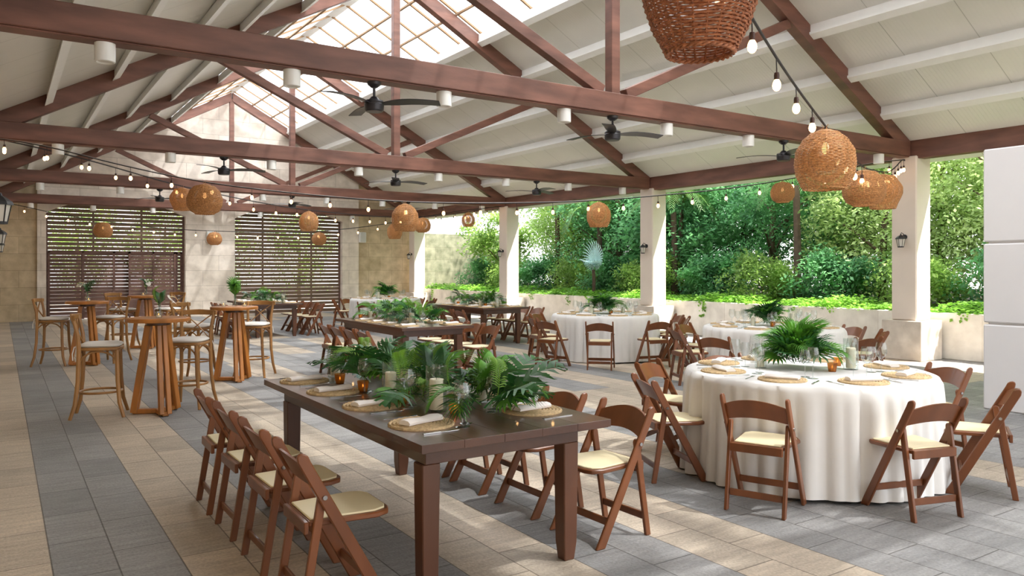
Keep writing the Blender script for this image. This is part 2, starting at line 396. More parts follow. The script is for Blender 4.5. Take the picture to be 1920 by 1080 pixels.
# planter wall and raised bed
struct(MB().box(14.14, 14.36, -2, 28, 0, .83).build('wall_right', M['lowwall'], bevel=.012))
struct(MB().box(14.36, 30, -6, 34, -.1, .76).build('trim_5', M['soil']))
struct(MB().box(-9, 40, 27.95, 28.0, -.1, .0).build('trim_6', M['soil']))
# garden boundary wall continuing the back wall
struct(MB().box(13.9, 19, 28.0, 28.3, 0, 3.05).build('wall_garden', M['moss']))
# white wall at the right foreground
ww = MB()
for z0, z1 in ((0, .98), (1.0, 1.91), (1.93, 3.0)):
    ww.box(9.5, 9.8, .9, 4.46, z0, z1)
ww.box(9.53, 9.77, .95, 4.42, .9, 2.0)
struct(ww.build('wall_partition', M['wallwhite'], bevel=.015))

# back wall with two arched openings
def arch_pts(x0, x1, zs=3.38, rise=.5, n=20):
    out = []
    for i in range(n+1):
        t = i/n; x = x0+(x1-x0)*t; u = 2*t-1
        out.append((x, zs+rise*(1-abs(u)**2.1)))
    return out
YW = 27.85
A1 = (1.19, 5.22); A2 = (6.84, 10.77)
def wall_piece(xa, xb, y0, y1, arch, mat_, name):
    mb = MB()
    cols = sorted(set([xa, xb, XM]+[a for ar in arch for a in ar]))
    cols = [c for c in cols if xa <= c <= xb]
    for a, b in zip(cols, cols[1:]):
        ar = [q for q in arch if q[0] <= a and b <= q[1]]
        if ar:
            pts = [p for p in arch_pts(*ar[0]) if a-1e-6 <= p[0] <= b+1e-6]
            if not pts or pts[0][0] > a+1e-6: pts = [(a, 3.88)]+pts
            if pts[-1][0] < b-1e-6: pts = pts+[(b, 3.88)]
            poly = pts+[(b, roofz(b)), (a, roofz(a))]
            mb.prism(poly, y0, y1)
        else:
            mb.prism([(a,0),(b,0),(b,roofz(b)),(a,roofz(a))], y0, y1)
    return struct(mb.build(name, mat_, smooth=None))
wall_piece(.95, 11.42, YW, YW+.4, [A1, A2], M['stone'], 'wall_back')
wall_piece(-1.2, .95, YW+.1, YW+.4, [], M['stonetan'], 'wall_back')
wall_piece(11.42, 13.9, YW+.1, YW+.4, [], M['stonetan'], 'wall_back')

def screen(x0, x1, label, gate):
    t = empty('slatted_screen', ((x0+x1)/2, YW+.28, 0)); tag(t, label, 'screen', 'slatted timber screens in the arches')
    w = (x1-x0)/2; mb = MB(); z = 2.22 if gate else .03
    while z < 3.8:
        mb.box(-w, w, -.012, .012, z, z+.111); z += .132
    mb.build('slats', M['slat'], t, smooth=None)
    for sx in ((-w*.35, w*.35) if gate else (-w*.47, w*.44)):
        MB().box(sx-.03, sx+.03, .012, .07, 2.2 if gate else 0, 3.74).build('post', M['slat2'], t)
    MB().box(w-.05, w, -.06, .06, 0, 3.38).build('jamb_post', M['slat2'], t)
    MB().box(-w, -w+.05, -.06, .06, 0, 3.38).build('jamb_post', M['slat2'], t)
    if gate:
        for k, (a, b, dy, col) in enumerate(((-w+.05, -.1, -.07, 'slat2'), (-1.05, .78, .05, 'slat2'), (.3, w-.28, -.1, 'slat2'), (w-.45, w-.05, .06, 'slat'))):
            g = MB(); z = .05
            while z < 2.12:
                hh = (.104, .104, .107, .1)[k]
                g.box(a, b, dy-.01, dy+.01, z, z+hh); z += .111
            gp = g.build('gate_panel', M[col], t, smooth=None)
            f = MB()
            for q in (a, (a+b)/2, b-.06): f.box(q, q+.06, dy-.03, dy-.01, .03, 2.18)
            f.box(a, b, dy-.03, dy-.01, 2.12, 2.2); f.build('gate_frame', M['slat2'], gp, smooth=None)
    return t
screen(A1[0], A1[1], 'left arched slatted timber screen with closed gates in its lower part', True)
screen(A2[0], A2[1], 'right arched slatted timber screen of evenly spaced horizontal boards', False)
# pale paving behind the screens
struct(MB().box(-2, 14, 28.3, 40, -.02, .02).build('trim_7', M['pillar']))

# ------------------------------------------------------------ lamps on pillars, speakers, downlights, fans
def make_lantern():
    t = empty('wall_lantern'); tag(t, None, 'lantern')                 # faces +x, origin on the wall at body centre
    MB().lathe([(.0,.0),(.055,.0),(.055,.02),(.02,.03),(0,.03)], 14).build('wall_plate', M['black'], t, loc=(0,0,.07)).rotation_euler = (0, PI/2, 0)
    MB().tube([(.02,0,.08),(.07,0,.14),(.13,0,.16),(.16,0,.12)], .008, 6).build('bracket_arm', M['black'], t)
    c = MB(); c.lathe([(.11,.0),(.10,.03),(.05,.07),(.02,.085),(.012,.11),(0,.115)], 6, (.16,0,.02)); c.build('hood', M['black'], t, smooth=20)
    g = MB(); g.lathe([(.055,-.14),(.085,.02)], 6, (.16,0,0)); g.build('glass_pane', M['lampglass'], t, smooth=20)
    f = MB()
    for k in range(6):
        a = PI/3*k; f.tube([(.16+.056*math.cos(a),.056*math.sin(a),-.145),(.16+.087*math.cos(a),.087*math.sin(a),.02)], .006, 4)
    f.lathe([(.0,-.16),(.06,-.16),(.062,-.145),(.058,-.135)], 6, (.16,0,0)); f.build('frame', M['black'], t)
    return t
lan = Proto(make_lantern())
for y, l in zip(TY[1:4], ('nearest', 'second', 'third')):
    lan.put((-.14, y, 2.13), 0, f'black iron wall lantern on the {l} left-hand pillar', 'pillar lanterns', .88)
for y, l in zip(TY[1:], ('nearest', 'second', 'third', 'farthest')):
    lan.put((13.45, y-.02, 2.13), PI, f'small black lantern on the {l} garden-side pillar', 'pillar lanterns', .82)
sp_ = MB().box(-.13,.13,-.2,0,-.2,.2).build('speaker_box', M['white'], None, bevel=.02)
spk = empty('wall_speaker'); tag(spk, None, 'speaker'); sp_.parent = spk
MB().box(-.11,.11,-.206,-.2,-.18,.18).build('grille', mat('grille_grey', (205,205,200), .7, .03), spk)
spk = Proto(spk)
spk.put((6.0, YW, 2.72), 0, 'white wall speaker between the two arches', 'wall speakers')
spk.put((11.56, YW+.1, 2.82), 0, 'white wall speaker right of the right arch', 'wall speakers')
def make_downlight():
    t = empty('downlight'); tag(t, None, 'ceiling light')
    MB().lathe([(0,0),(.085,0),(.085,-.16),(.07,-.165),(.065,-.15)], 24, cap=False).build('housing', M['white'], t)
    MB().lathe([(0,-.15),(.066,-.15),(.066,-.146),(0,-.146)], 20).build('lens', M['lampglass'], t)
    return t
dl = Proto(make_downlight()); ordn = ['first','second','third','fourth','fifth','sixth','seventh','eighth']
DX = [.77, 2.43, 4.15, 5.84, 7.6, 9.28, 11.0, 12.67]
for y, tn in zip(TY[1:], ('nearest', 'second', 'third', 'farthest')):
    for i, x in enumerate(DX):
        dl.put((x, y, ZB0-.02), 0, f'white cylinder downlight under the {tn} truss, {ordn[i]} from the left', 'downlights under the tie beams')
def make_fan():
    t = empty('ceiling_fan'); tag(t, None, 'ceiling fan')
    MB().lathe([(0,0),(.075,0),(.07,-.03),(.03,-.06),(0,-.06)], 20).build('canopy', M['fan'], t)
    MB().tube([(0,0,-.05),(0,0,-.18)], .014, 8).build('downrod', M['fan'], t)
    MB().lathe([(0,-.15),(.03,-.155),(.06,-.19),(.1,-.2),(.105,-.215),(.1,-.23),(.105,-.24),(.1,-.3),(.085,-.315),(0,-.315)], 24).build('motor', M['fan'], t)
    for k in range(3):
        a = 2*PI*k/3; mb = MB(); n = 8
        vs = []; fs = []
        for i in range(n+1):
            u = i/n; x = .08+.62*u; wd = .03+.045*min(1, u*3.5); z = -.235+.02*math.sin(u*PI)
            tw = -.2*(1-.4*u)
            for sgn in (-1, 1):
                for dz in (0, .008): vs.append((x, sgn*wd*math.cos(tw), z+sgn*wd*math.sin(tw)+dz))
        for i in range(n):
            o = i*4
            fs += [(o,o+4,o+6,o+2),(o+1,o+3,o+7,o+5),(o,o+1,o+5,o+4),(o+2,o+6,o+7,o+3)]
        fs += [(0,2,3,1),(n*4,n*4+1,n*4+3,n*4+2)]
        mb.add(vs, fs); b = mb.build('blade', M['fan'], t, smooth=40); b.rotation_euler = (0,0,a)
    return t
fan = Proto(make_fan())
for y, tn, r in zip(TY[1:4], ('nearest', 'second', 'third'), (.0, .35, .8)):
    for j, (x, pn) in enumerate(((3.31,'left'),(6.63,'middle'),(10.1,'right'))):
        fan.put((x, y, ZB0-.02), -.62+r+j*.35, f'dark three-blade ceiling fan, {pn} one under the {tn} truss', 'ceiling fans')

# ------------------------------------------------------------ furniture builders
def make_chair():
    t = empty('folding_chair'); tag(t, None, 'chair')                  # faces +x
    dx = lambda z: .2-.42*z/.77
    for s in (-1, 1):
        nx, nz = .030, .013; P = []
        P += [(dx(0)-nx-.004, 0), (dx(0)+nx+.004, 0), (dx(.74)+nx, .74)]
        for k in range(1, 6):
            a = k*PI/6; P.append((dx(.745)+.030*math.cos(a)-.012*math.sin(a), .745+.008+.030*math.sin(a)))
        P += [(dx(.74)-nx, .74)]
        MB().prism(P, s*.215-.011, s*.215+.011).build('front_leg', M['chair'], t, bevel=.005)
        rl = []
        for k in range(7):
            a = PI*k/6; rl.append((-.112+.021*math.cos(a), .575+.022*math.sin(a)))
        MB().prism([(-.225,0),(-.186,0)]+rl, s*.19-.012, s*.19+.012).build('rear_leg', M['chair'], t, bevel=.004)
        MB().lathe([(0,-.006),(.011,-.006),(.011,.006),(0,.006)], 10).build('bolt', M['steel'], t, loc=(dx(.57), s*.229, .57)).rotation_euler = (PI/2, 0, 0)
    # curved back rail
    n = 12; mb = MB(); vs = []; fs = []
    for i in range(n+1):
        u = -1+2*i/n; y = .205*u; bow = -.028*(1-u*u)
        z0 = .60+.012*(1-u*u)+.018*(1-u*u); z1 = .712+.045*(1-u*u)
        for z in (z0, z1):
            for th in (-.007, .007): vs.append((dx(z)+bow+th, y, z))
    for i in range(n):
        o = i*4; fs += [(o,o+2,o+6,o+4),(o+1,o+5,o+7,o+3),(o,o+4,o+5,o+1),(o+2,o+3,o+7,o+6)]
    fs += [(0,1,3,2),(n*4,n*4+2,n*4+3,n*4+1)]
    mb.add(vs, fs).build('back_rail', M['chair'], t, smooth=35)
    seat = [(-.17,-.17),(.16,-.2),(.225,-.17),(.245,-.12),(.245,.12),(.225,.17),(.16,.2),(-.17,.17)]
    MB().prismz([(x,y) for x,y in seat], .425, .452).build('seat', M['chair'], t, bevel=.006)
    MB().prismz([(x*.93+.001,y*.90) for x,y in seat], .450, .461).build('seat_pad', M['pad'], t, bevel=.004)
    MB().box(-.19,-.168,-.175,.175,.395,.452).build('seat_rail', M['chair'], t, bevel=.004)
    MB().beam((dx(.14),-.205,.14),(dx(.14),.205,.14), .016, .045).build('stretcher', M['chair'], t, bevel=.004)
    xr = -.205+.117*.12/.545
    MB().beam((xr,-.175,.12),(xr,.175,.12), .016, .045).build('stretcher', M['chair'], t, bevel=.004)
    return t
chair = Proto(make_chair())
def make_farm(L, W, top=.8):
    t = empty('farm_table'); tag(t, None, 'table')                     # centred, long side along y
    mb = MB(); n = 5
    for i in range(n):
        x0 = -W/2+W*i/n; mb.box(x0+.0004, x0+W/n-.0004, -L/2, L/2, top-.04, top)
    mb.box(-W/2+.01, W/2-.01, -L/2+.01, L/2-.01, top-.045, top-.01)
    mb.build('tabletop', M['table'], t, bevel=.0012)
    a = MB(); a.box(-W/2+.1, W/2-.1, -L/2+.16, L/2-.16, top-.14, top-.045); a.build('apron', M['table'], t, bevel=.004)
    for sx in (-1, 1):
        for sy in (-1, 1):
            x, y = sx*(W/2-.14), sy*(L/2-.22); l_ = MB()
            vs = []
            for z, r in ((0,.034),(.1,.044),(top-.14,.05)): vs += [(x-r,y-r,z),(x+r,y-r,z),(x+r,y+r,z),(x-r,y+r,z)]
            l_.add(vs, [(0,3,2,1),(8,9,10,11)]+[(i+4*k,(i+1)%4+4*k,(i+1)%4+4*k+4,i+4*k+4) for k in (0,1) for i in range(4)])
            l_.build('leg', M['tableleg'], t, bevel=.005)
    return t
farm = Proto(make_farm(2.57, 1.15))
def cloth_mesh(r, top, seed):
    rnd = random.Random(seed); mb = MB(); n = 330
    ph = [rnd.uniform(0, 2*PI) for _ in range(6)]; fr = [30, 47, 31, 11, 13, 40]
    def fold(a):
        t1 = fr[0]*a/2+ph[0]+1.1*math.sin(3*a+ph[3])+.5*math.sin(7*a+ph[2]); m = .55+.45*math.sin(5*a+ph[5])
        t2 = fr[1]*a/2+ph[1]+math.sin(4*a)
        return m*(1.3*math.sqrt(abs(math.sin(t1))+.02)-.8)+.35*(1.2*abs(math.sin(t2))-.7)+.22*math.sin(fr[3]*a+ph[4])
    rings = [(0,0,0),(.4,0,0),(.8,0,0),(.965,0,0),(1.0,-.012,.0),(1.008,-.05,.25),(1.012,-.11,.5),(1.016,-.2,.75),(1.02,-.32,.9),(1.03,-.5,1.05),(1.04,-.65,1.2),(1.045,-(top-.012),1.35)]
    vs = [(0,0,top)]; fs = []
    for q, (rr, dz, amp) in enumerate(rings[1:]):
        for k in range(n):
            a = 2*PI*k/n; f = fold(a); R = r*rr+amp*.05*f+(.01 if amp else 0)
            lift = .014*math.sin(3*a+ph[2])+.01*f if q == len(rings)-2 else 0
            vs.append((R*math.cos(a), R*math.sin(a), top+dz+max(lift, 0)))
    fs += [(0, 1+k, 1+(k+1)%n) for k in range(n)]
    for q in range(len(rings)-2):
        o = 1+q*n
        fs += [(o+k, o+n+k, o+n+(k+1)%n, o+(k+1)%n) for k in range(n)]
    mb.add(vs, fs); return mb.mesh('tablecloth', M['cloth'], smooth=50)
def make_round():
    t = empty('round_table'); tag(t, None, 'table')
    MB().lathe([(0,.74),(.9,.74),(.9,.775),(0,.775)], 48).build('tabletop', M['tableleg'], t)
    for k in range(4):
        a = PI/4+k*PI/2; MB().tube([(.5*math.cos(a),.5*math.sin(a),.74),(.55*math.cos(a),.55*math.sin(a),0)], .02, 8).build('leg', M['black'], t)
    return t
rnd_t = Proto(make_round())
def make_cocktail():
    t = empty('cocktail_table'); tag(t, None, 'table'); top = 1.075
    MB().lathe([(0,top-.045),(.325,top-.045),(.33,top-.035),(.33,top-.008),(.322,top),(0,top)], 48).build('tabletop', M['honey'], t)
    MB().lathe([(0,top-.085),(.12,top-.085),(.12,top-.045),(0,top-.045)], 24).build('top_plate', M['tableleg'], t)
    for k in range(3):
        a = 2*PI*k/3+.45
        for s in (-1, 1):                                   # paired slanting legs
            ta = Vector((math.cos(a), math.sin(a), 0)); q = Vector((-math.sin(a), math.cos(a), 0))
            p0 = ta*.10+q*s*.028+Vector((0,0,top-.085)); p1 = ta*.25+q*s*.04+Vector((0,0,.02))
            MB().beam(p0, p1, .05, .065, up=tuple(ta)).build('leg', M['honey'], t, bevel=.006)
        MB().beam((0,0,.03), (.265*math.cos(a), .265*math.sin(a), .03), .07, .05).build('foot', M['honey'], t, bevel=.006)
    return t
cock = Proto(make_cocktail())
def bez(p0, p1, p2, n=8):
    p0, p1, p2 = Vector(p0), Vector(p1), Vector(p2)
    return [p0*(1-t)**2+p1*2*t*(1-t)+p2*t*t for t in [i/n for i in range(n+1)]]
def make_stool():
    t = empty('bar_stool'); tag(t, None, 'bar stool')                  # faces +x
    S = M['stool']; sh = .765
    o = [(-.19,-.17),(-.1,-.2),(.12,-.215),(.19,-.19),(.215,-.1),(.215,.1),(.19,.19),(.12,.215),(-.1,.2),(-.19,.17)]
    MB().prismz(o, sh-.035, sh).build('seat', S, t, bevel=.01)
    cu = MB(); vs = []; fs = []; n = len(o)
    for z, k in ((sh,.9),(sh+.018,1.0),(sh+.035,.96),(sh+.047,.75),(sh+.05,.3)): vs += [(x*k+.005,y*k,z) for x,y in o]
    for q in range(4): fs += [(q*n+i, q*n+(i+1)%n, q*n+n+(i+1)%n, q*n+n+i) for i in range(n)]
    fs += [list(range(n))[::-1], [4*n+i for i in range(n)]]
    c_ = cu.add(vs, fs).build('cushion', M['cushion'], t, smooth=70)
    for s in (-1, 1): MB().tube([(-.19, s*.15, sh+.02),(-.235, s*.17, sh+.01),(-.25, s*.19, sh-.06),(-.245, s*.2, sh-.13)], .006, 5).build('tie', M['cushion'], c_)
    for s in (-1, 1):
        MB().tube([(.25,s*.235,0),(.205,s*.205,.16),(.185,s*.18,.4),(.175,s*.165,sh-.03)], [.018,.021,.022,.022], 8).build('front_leg', S, t)
        MB().tube([(-.27,s*.225,0),(-.225,s*.2,.16),(-.2,s*.18,.4),(-.19,s*.175,sh-.03),(-.2,s*.18,.9),(-.235,s*.195,1.06),(-.25,s*.2,1.12)], [.018,.021,.022,.023,.021,.019,.018], 8).build('rear_leg', S, t)
    rail = []; n = 10; vs = []; fs = []
    for i in range(n+1):
        u = -1+2*i/n; y = .235*u; x = -.285+.06*u*u; zz = 1.095-.0*u*u
        for z in (zz-.032, zz+.034-.012*abs(u)):
            for th in (-.011,.011): vs.append((x+th, y, z))
    for i in range(n):
        q = i*4; fs += [(q,q+2,q+6,q+4),(q+1,q+5,q+7,q+3),(q,q+4,q+5,q+1),(q+2,q+3,q+7,q+6)]
    fs += [(0,1,3,2),(n*4,n*4+2,n*4+3,n*4+1)]
    MB().add(vs, fs).build('back_rail', S, t, bevel=.004, smooth=40)
    for s in (-1, 1):
        MB().tube(bez((-.255,s*.17,1.07),(-.245,s*.0,.95),(-.195,-s*.15,.80)), .012, 6, flat=.6).build('cross_brace', S, t)
    MB().tube([(.21*math.cos(2*PI*k/28), .205*math.sin(2*PI*k/28), .27) for k in range(28)], .013, 6, closed=True).build('foot_ring', S, t)
    L = [(.18,.17),(-.195,.175),(-.195,-.175),(.18,-.17)]
    for i in range(4):
        a, b = L[i], L[(i+1)%4]; m = ((a[0]+b[0])/2, (a[1]+b[1])/2)
        pts = []
        for k in range(13):
            q = PI*k/12; f = (1-math.cos(q))/2
            pts.append((a[0]+(b[0]-a[0])*f, a[1]+(b[1]-a[1])*f, sh-.2+.155*math.sin(q)))
        MB().tube(pts, .010, 6).build('arch_brace', S, t)
    return t
stool = Proto(make_stool())

# ------------------------------------------------------------ tableware builders
def make_placemat():
    mb = MB(); R = .175; prof = [(0, .0), (R, .0)]
    k = 9
    for i in range(k, 0, -1):
        r0 = R*i/k; r1 = R*(i-1)/k; prof += [(r0,.006),(r0-.006,.012),((r0+r1)/2,.0135),(r1+.004,.010)]
    prof += [(0,.008)]
    n = 56; o = 0
    vs = []; fs = []
    for j, (r, z) in enumerate(prof):
        for q in range(n):
            a = 2*PI*q/n; tw = .004*math.sin(a*28+j*1.3) if 1 < j < len(prof)-1 else 0
            vs.append(((r+tw*.6)*math.cos(a), (r+tw*.6)*math.sin(a), z+(tw*.45 if z > .005 else 0)))
    for j in range(len(prof)-1):
        fs += [(j*n+q, j*n+(q+1)%n, (j+1)*n+(q+1)%n, (j+1)*n+q) for q in range(n)]
    o = mb.add(vs, fs).build('placemat', M['rope'], smooth=60); return tag(o, None, 'placemat')
def make_napkin():
    mb = MB(); vs = []; fs = []; n = 14
    for i in range(n+1):
        u = i/n; x = -.12+.24*u; hh = .022+.003*math.sin(u*9)
        for (y, z) in ((-.038,0),(-.042,hh*.5),(-.03,hh),(.0,hh+.004),(.03,hh),(.042,hh*.5),(.038,0)):
            vs.append((x, y+.004*math.sin(u*5), z))
    k = 7
    for i in range(n): fs += [(i*k+j, i*k+(j+1)%k, (i+1)*k+(j+1)%k, (i+1)*k+j) for j in range(k)]
    fs += [list(range(k))[::-1], [n*k+j for j in range(k)]]
    o = mb.add(vs, fs).build('napkin', M['napkin'], smooth=50, bevel=0); return tag(o, None, 'napkin')
def make_knife():
    mb = MB(); mb.box(-.11,-.01,-.007,.007,0,.007); P = [(-.01,-.006),(.08,-.009),(.1,-.004),(.105,.004),(.08,.008),(-.01,.006)]
    mb.prismz(P, .001, .004); return tag(mb.build('knife', M['steel'], bevel=.001), None, 'knife')
def make_fork():
    mb = MB(); mb.prismz([(-.1,-.006),(-.02,-.003),(.03,-.003),(.045,-.011),(.06,-.011),(.06,.011),(.045,.011),(.03,.003),(-.02,.003),(-.1,.006)], 0, .004)
    for k in range(4): y = -.0095+k*.0063; mb.box(.058,.1,y-.0013,y+.0013,.001,.004)
    return tag(mb.build('fork', M['steel']), None, 'fork')
def make_wine():
    p = [(0,.0),(.036,0),(.036,.002),(.008,.006),(.004,.012),(.0038,.085),(.008,.093),(.026,.108),(.038,.13),(.0405,.152),(.037,.18),(.031,.208)]
    return tag(MB().lathe(p, 20, cap=False).build('wine_glass', M['glass'], smooth=60), None, 'wine glass')
def make_candle():
    t = empty('hurricane_candle'); tag(t, None, 'candle')
    g = MB().lathe([(0,0),(.056,0),(.058,.004),(.058,.25),(.0565,.252)], 28, cap=False).build('glass_cylinder', M['glassg'], t)
    c = MB().lathe([(0,.012),(.037,.012),(.038,.02),(.038,.172),(.034,.178),(.02,.172),(0,.17)], 24).build('pillar_candle', M['wax'], t)
    MB().tube([(0,0,.17),(.001,0,.183)], .0015, 5).build('wick', M['black'], c)
    return t
def make_votive(cup='amber'):
    t = empty('votive'); tag(t, None, 'candle holder')
    vs = []; fs = []; n = 40; pr = [(.026,0),(.028,.004),(.036,.06),(.037,.07),(.0365,.072)]
    for r, z in pr:
        for k in range(n): a = 2*PI*k/n; rr = r*(1+(.035 if k % 2 else 0)*(z > .003)); vs.append((rr*math.cos(a), rr*math.sin(a), z))
    for j in range(len(pr)-1): fs += [(j*n+k, j*n+(k+1)%n, (j+1)*n+(k+1)%n, (j+1)*n+k) for k in range(n)]
    fs.append([k for k in range(n)][::-1])
    MB().add(vs, fs).build('cup', M[cup], t, smooth=60)
    MB().lathe([(0,.008),(.022,.008),(.022,.03),(0,.03)], 16).build('tea_light', M['wax'], t)
    MB().lathe([(0,.03),(.004,.036),(.003,.044),(0,.052)], 8).build('flame', M['flame'], t)
    return t
placemat, napkin, knife, fork, wine, candle, votive = (Proto(f()) for f in (make_placemat, make_napkin, make_knife, make_fork, make_wine, make_candle, make_votive))

# leaves: each starts at the origin, grows along +x and arches in z
def leaf_pinnate(L, n, ll, wl, arch, droop=.25, name='palm', mt='leaf', ang=50):
    mb = MB(); pts = []
    def P(u): return Vector((L*u*(1-.12*u), 0, arch*math.sin(u*2.0)*L-droop*L*u*u*u))
    mb.tube([P(i/8) for i in range(9)], [.003*(1-.8*i/8)+.0006 for i in range(9)], 4)
    for i in range(n):
        u = .16+.82*i/(n-1); p = P(u); d = (P(min(u+.02,1))-P(u-.02)).normalized()
        l_ = ll*(.45+.9*math.sin(PI*min(.98, .12+.85*u)))*(1 if u < .9 else .7)
        for s in (-1, 1):
            a = math.radians(ang*(1-.45*u)); side = Vector((0, s, 0))
            v = (d*math.cos(a)+side*math.sin(a)+Vector((0,0,.18))).normalized(); q = d.cross(v).normalized(); w2 = d*wl/2
            m1 = p+v*l_*.45; e = p+v*l_+Vector((0,0,-.28*l_))
            mb.add([p-w2*.5, p+w2*.5, m1+w2, m1-w2, e], [(0,1,2,3),(3,2,4)])
    return mb.mesh(name, M[mt], smooth=None)
def leaf_fan(R, n, w_, name='fan', mt='leaf', spread=150, stem=.12):
    mb = MB(); mb.tube([(0,0,0),(stem*.6,0,stem*.3),(stem,0,stem*.35)], .0025, 4); c = Vector((stem,0,stem*.35))
    for i in range(n):
        a = math.radians(-spread+2*spread*i/(n-1)); v = Vector((math.cos(a), math.sin(a), .15)).normalized()
        q = Vector((-math.sin(a), math.cos(a), 0)); r = R*(.8+.2*math.cos(a))
        m1 = c+v*r*.45; m2 = c+v*r*.8; e = c+v*r+Vector((0,0,-.2*R)); m2.z -= .05*R
        mb.add([c, m1-q*w_*.5+Vector((0,0,.004)), m1+q*w_*.5, m2+q*w_*.4, m2-q*w_*.4, e], [(0,1,2),(1,4,3,2),(4,5,3)])
    return mb.mesh(name, M[mt], smooth=None)
def leaf_monstera(L, name='monstera', mt='leafdk'):
    mb = MB(); mb.tube([(0,0,0),(.04,0,.02),(.08,0,.02)], .0028, 4); n = 7
    def P(u): return Vector((.08+L*u, 0, .02+.18*L*math.sin(u*PI*.8)-.12*L*u*u))
    for i in range(n):
        u0 = i/n-.08 if i == 0 else i/n; u1 = (i+1)/n; wd = .52*L*math.sin(PI*(.25+.72*(i+.5)/n))
        for s in (-1, 1):
            a, b = P(max(u0,0)+.004), P(u1-.004); fwd = .35+.5*i/n
            if i < 2: fwd = -.25+.35*i
            e = Vector((fwd*wd, s*wd, -.12*wd)); g0 = .012 if i else 0
            a1 = a+e*.55+Vector((-.0,0,.015)); b1 = b+e*.55+Vector((-.01,0,.015)); a2 = a+e*.95+Vector((.01,0,0)); b2 = b+e*.9+Vector((-.02,0,0)); tip = (a+b)/2+e*1.05
            mb.add([a, b, b1, a1, a2, b2, tip], [(0,1,2,3) if s < 0 else (3,2,1,0),(3,2,5,4) if s < 0 else (4,5,2,3),(4,5,6) if s < 0 else (6,5,4)])
    return mb.mesh(name, M[mt], smooth=80)
LV = dict(palm=leaf_pinnate(.34, 14, .15, .024, .35, name='palm_leaf'),
          palmdk=leaf_pinnate(.30, 12, .16, .030, .3, name='dark_palm_leaf', mt='leafdk'),
          fern=leaf_pinnate(.32, 26, .055, .0095, .45, .2, 'fern_frond', 'leafbr', 75),
          fan=leaf_fan(.18, 17, .024, 'fan_leaf', 'leafdk'),
          fanl=leaf_fan(.16, 15, .022, 'fan_leaf', 'leaf', 110),
          monstera=leaf_monstera(.27), monsteral=leaf_monstera(.19, 'monstera_leaf', 'silver'))
NM = dict(palm='palm_leaf', palmdk='palm_leaf', fern='fern_frond', fan='fan_leaf', fanl='fan_leaf', monstera='monstera_leaf', monsteral='monstera_leaf')
def garland(loc, L, n, label, group, seed, wid=.12, ht=1.0, avoid=()):
    t = empty('foliage_garland', loc); tag(t, label, 'greenery', group); R = random.Random(seed)
    for i in range(n):
        y = -L/2+L*(i+.5)/n+R.uniform(-.04,.04); x = R.uniform(-wid, wid); side = 1 if x > 0 else -1
        k = R.choices(['palm','palmdk','fern','fan','fanl','monstera','monsteral'], [5,4,4,4,4,3,1])[0]
        up = R.uniform(.3, 1.2)*ht if k == 'fern' else (R.uniform(-.12, .12) if i % 3 == 0 else R.uniform(.0, .85))*ht
        if any(abs(y-q) < .09 for q in avoid) and x < .0: x = R.uniform(.03, .14); side = 1
        yaw = R.uniform(-1.3, 1.3)+(0 if side > 0 else PI)
        o = link(NM[k], LV[k], t, (x, y, R.uniform(.015,.09)*ht), Euler((R.uniform(-.5,.5), -up, yaw), 'XYZ'))
        sc_ = R.uniform(.75, 1.1); o.scale = (sc_,)*3
    return t
def centerpiece(loc, n, label, seed, group='table greenery', s=1.0, kinds=None):
    t = empty('foliage_centrepiece', loc); tag(t, label, 'greenery', group); R = random.Random(seed)
    for i in range(n):
        k = R.choices(*(kinds or (['palm','palmdk','fern','fan','fanl','monstera'], [5,4,1,5,5,1])))[0]
        yaw = 2*PI*i*.618; up = R.uniform(-.1, 1.2)
        o = link(NM[k], LV[k], t, (.04*math.cos(yaw), .04*math.sin(yaw), R.uniform(.02,.09)), Euler((R.uniform(-.4,.4), -up, yaw), 'XYZ')); q = R.uniform(.75,1.1)*s; o.scale = (q,)*3
    return t

# ------------------------------------------------------------ tables, chairs and settings
def setting(x, y, z, ang, pos, tn, full=True):
    """ang: direction from the seat towards the table centre"""
    c, s = math.cos(ang), math.sin(ang)
    def at(f, r): return (x+f*c+r*s, y+f*s-r*c)                 # f forward, r to the right of the sitter
    placemat.put((x, y, z), ang, f'round woven jute placemat at the {pos} seat of the {tn}', 'woven placemats')
    j = random.uniform(-.15, .15)
    napkin.put((x, y, z+.0145), ang+PI/2+.0+j if not full else ang+(0.25+j), f'folded white napkin on the placemat at the {pos} seat of the {tn}', 'folded napkins')
    p = at(0, .235); knife.put((p[0], p[1], z), ang+j*.4, f'steel knife right of the placemat at the {pos} seat of the {tn}', 'table knives')
    p = at(-.01, -.235); fork.put((p[0], p[1], z), ang-j*.3, f'steel fork left of the placemat at the {pos} seat of the {tn}', 'table forks')
    g_ = .20 if not full else .15
    p = at(g_, .17); wine.put((p[0], p[1], z), 0, f'larger wine glass at the {pos} seat of the {tn}', 'wine glasses', 1.12)
    p = at(g_+.06, .10); wine.put((p[0], p[1], z), 0, f'smaller wine glass at the {pos} seat of the {tn}', 'wine glasses', .98)
def seatlabel(pos, tn): return f'brown folding chair at the {pos} seat of the {tn}'
TOPZ = .8
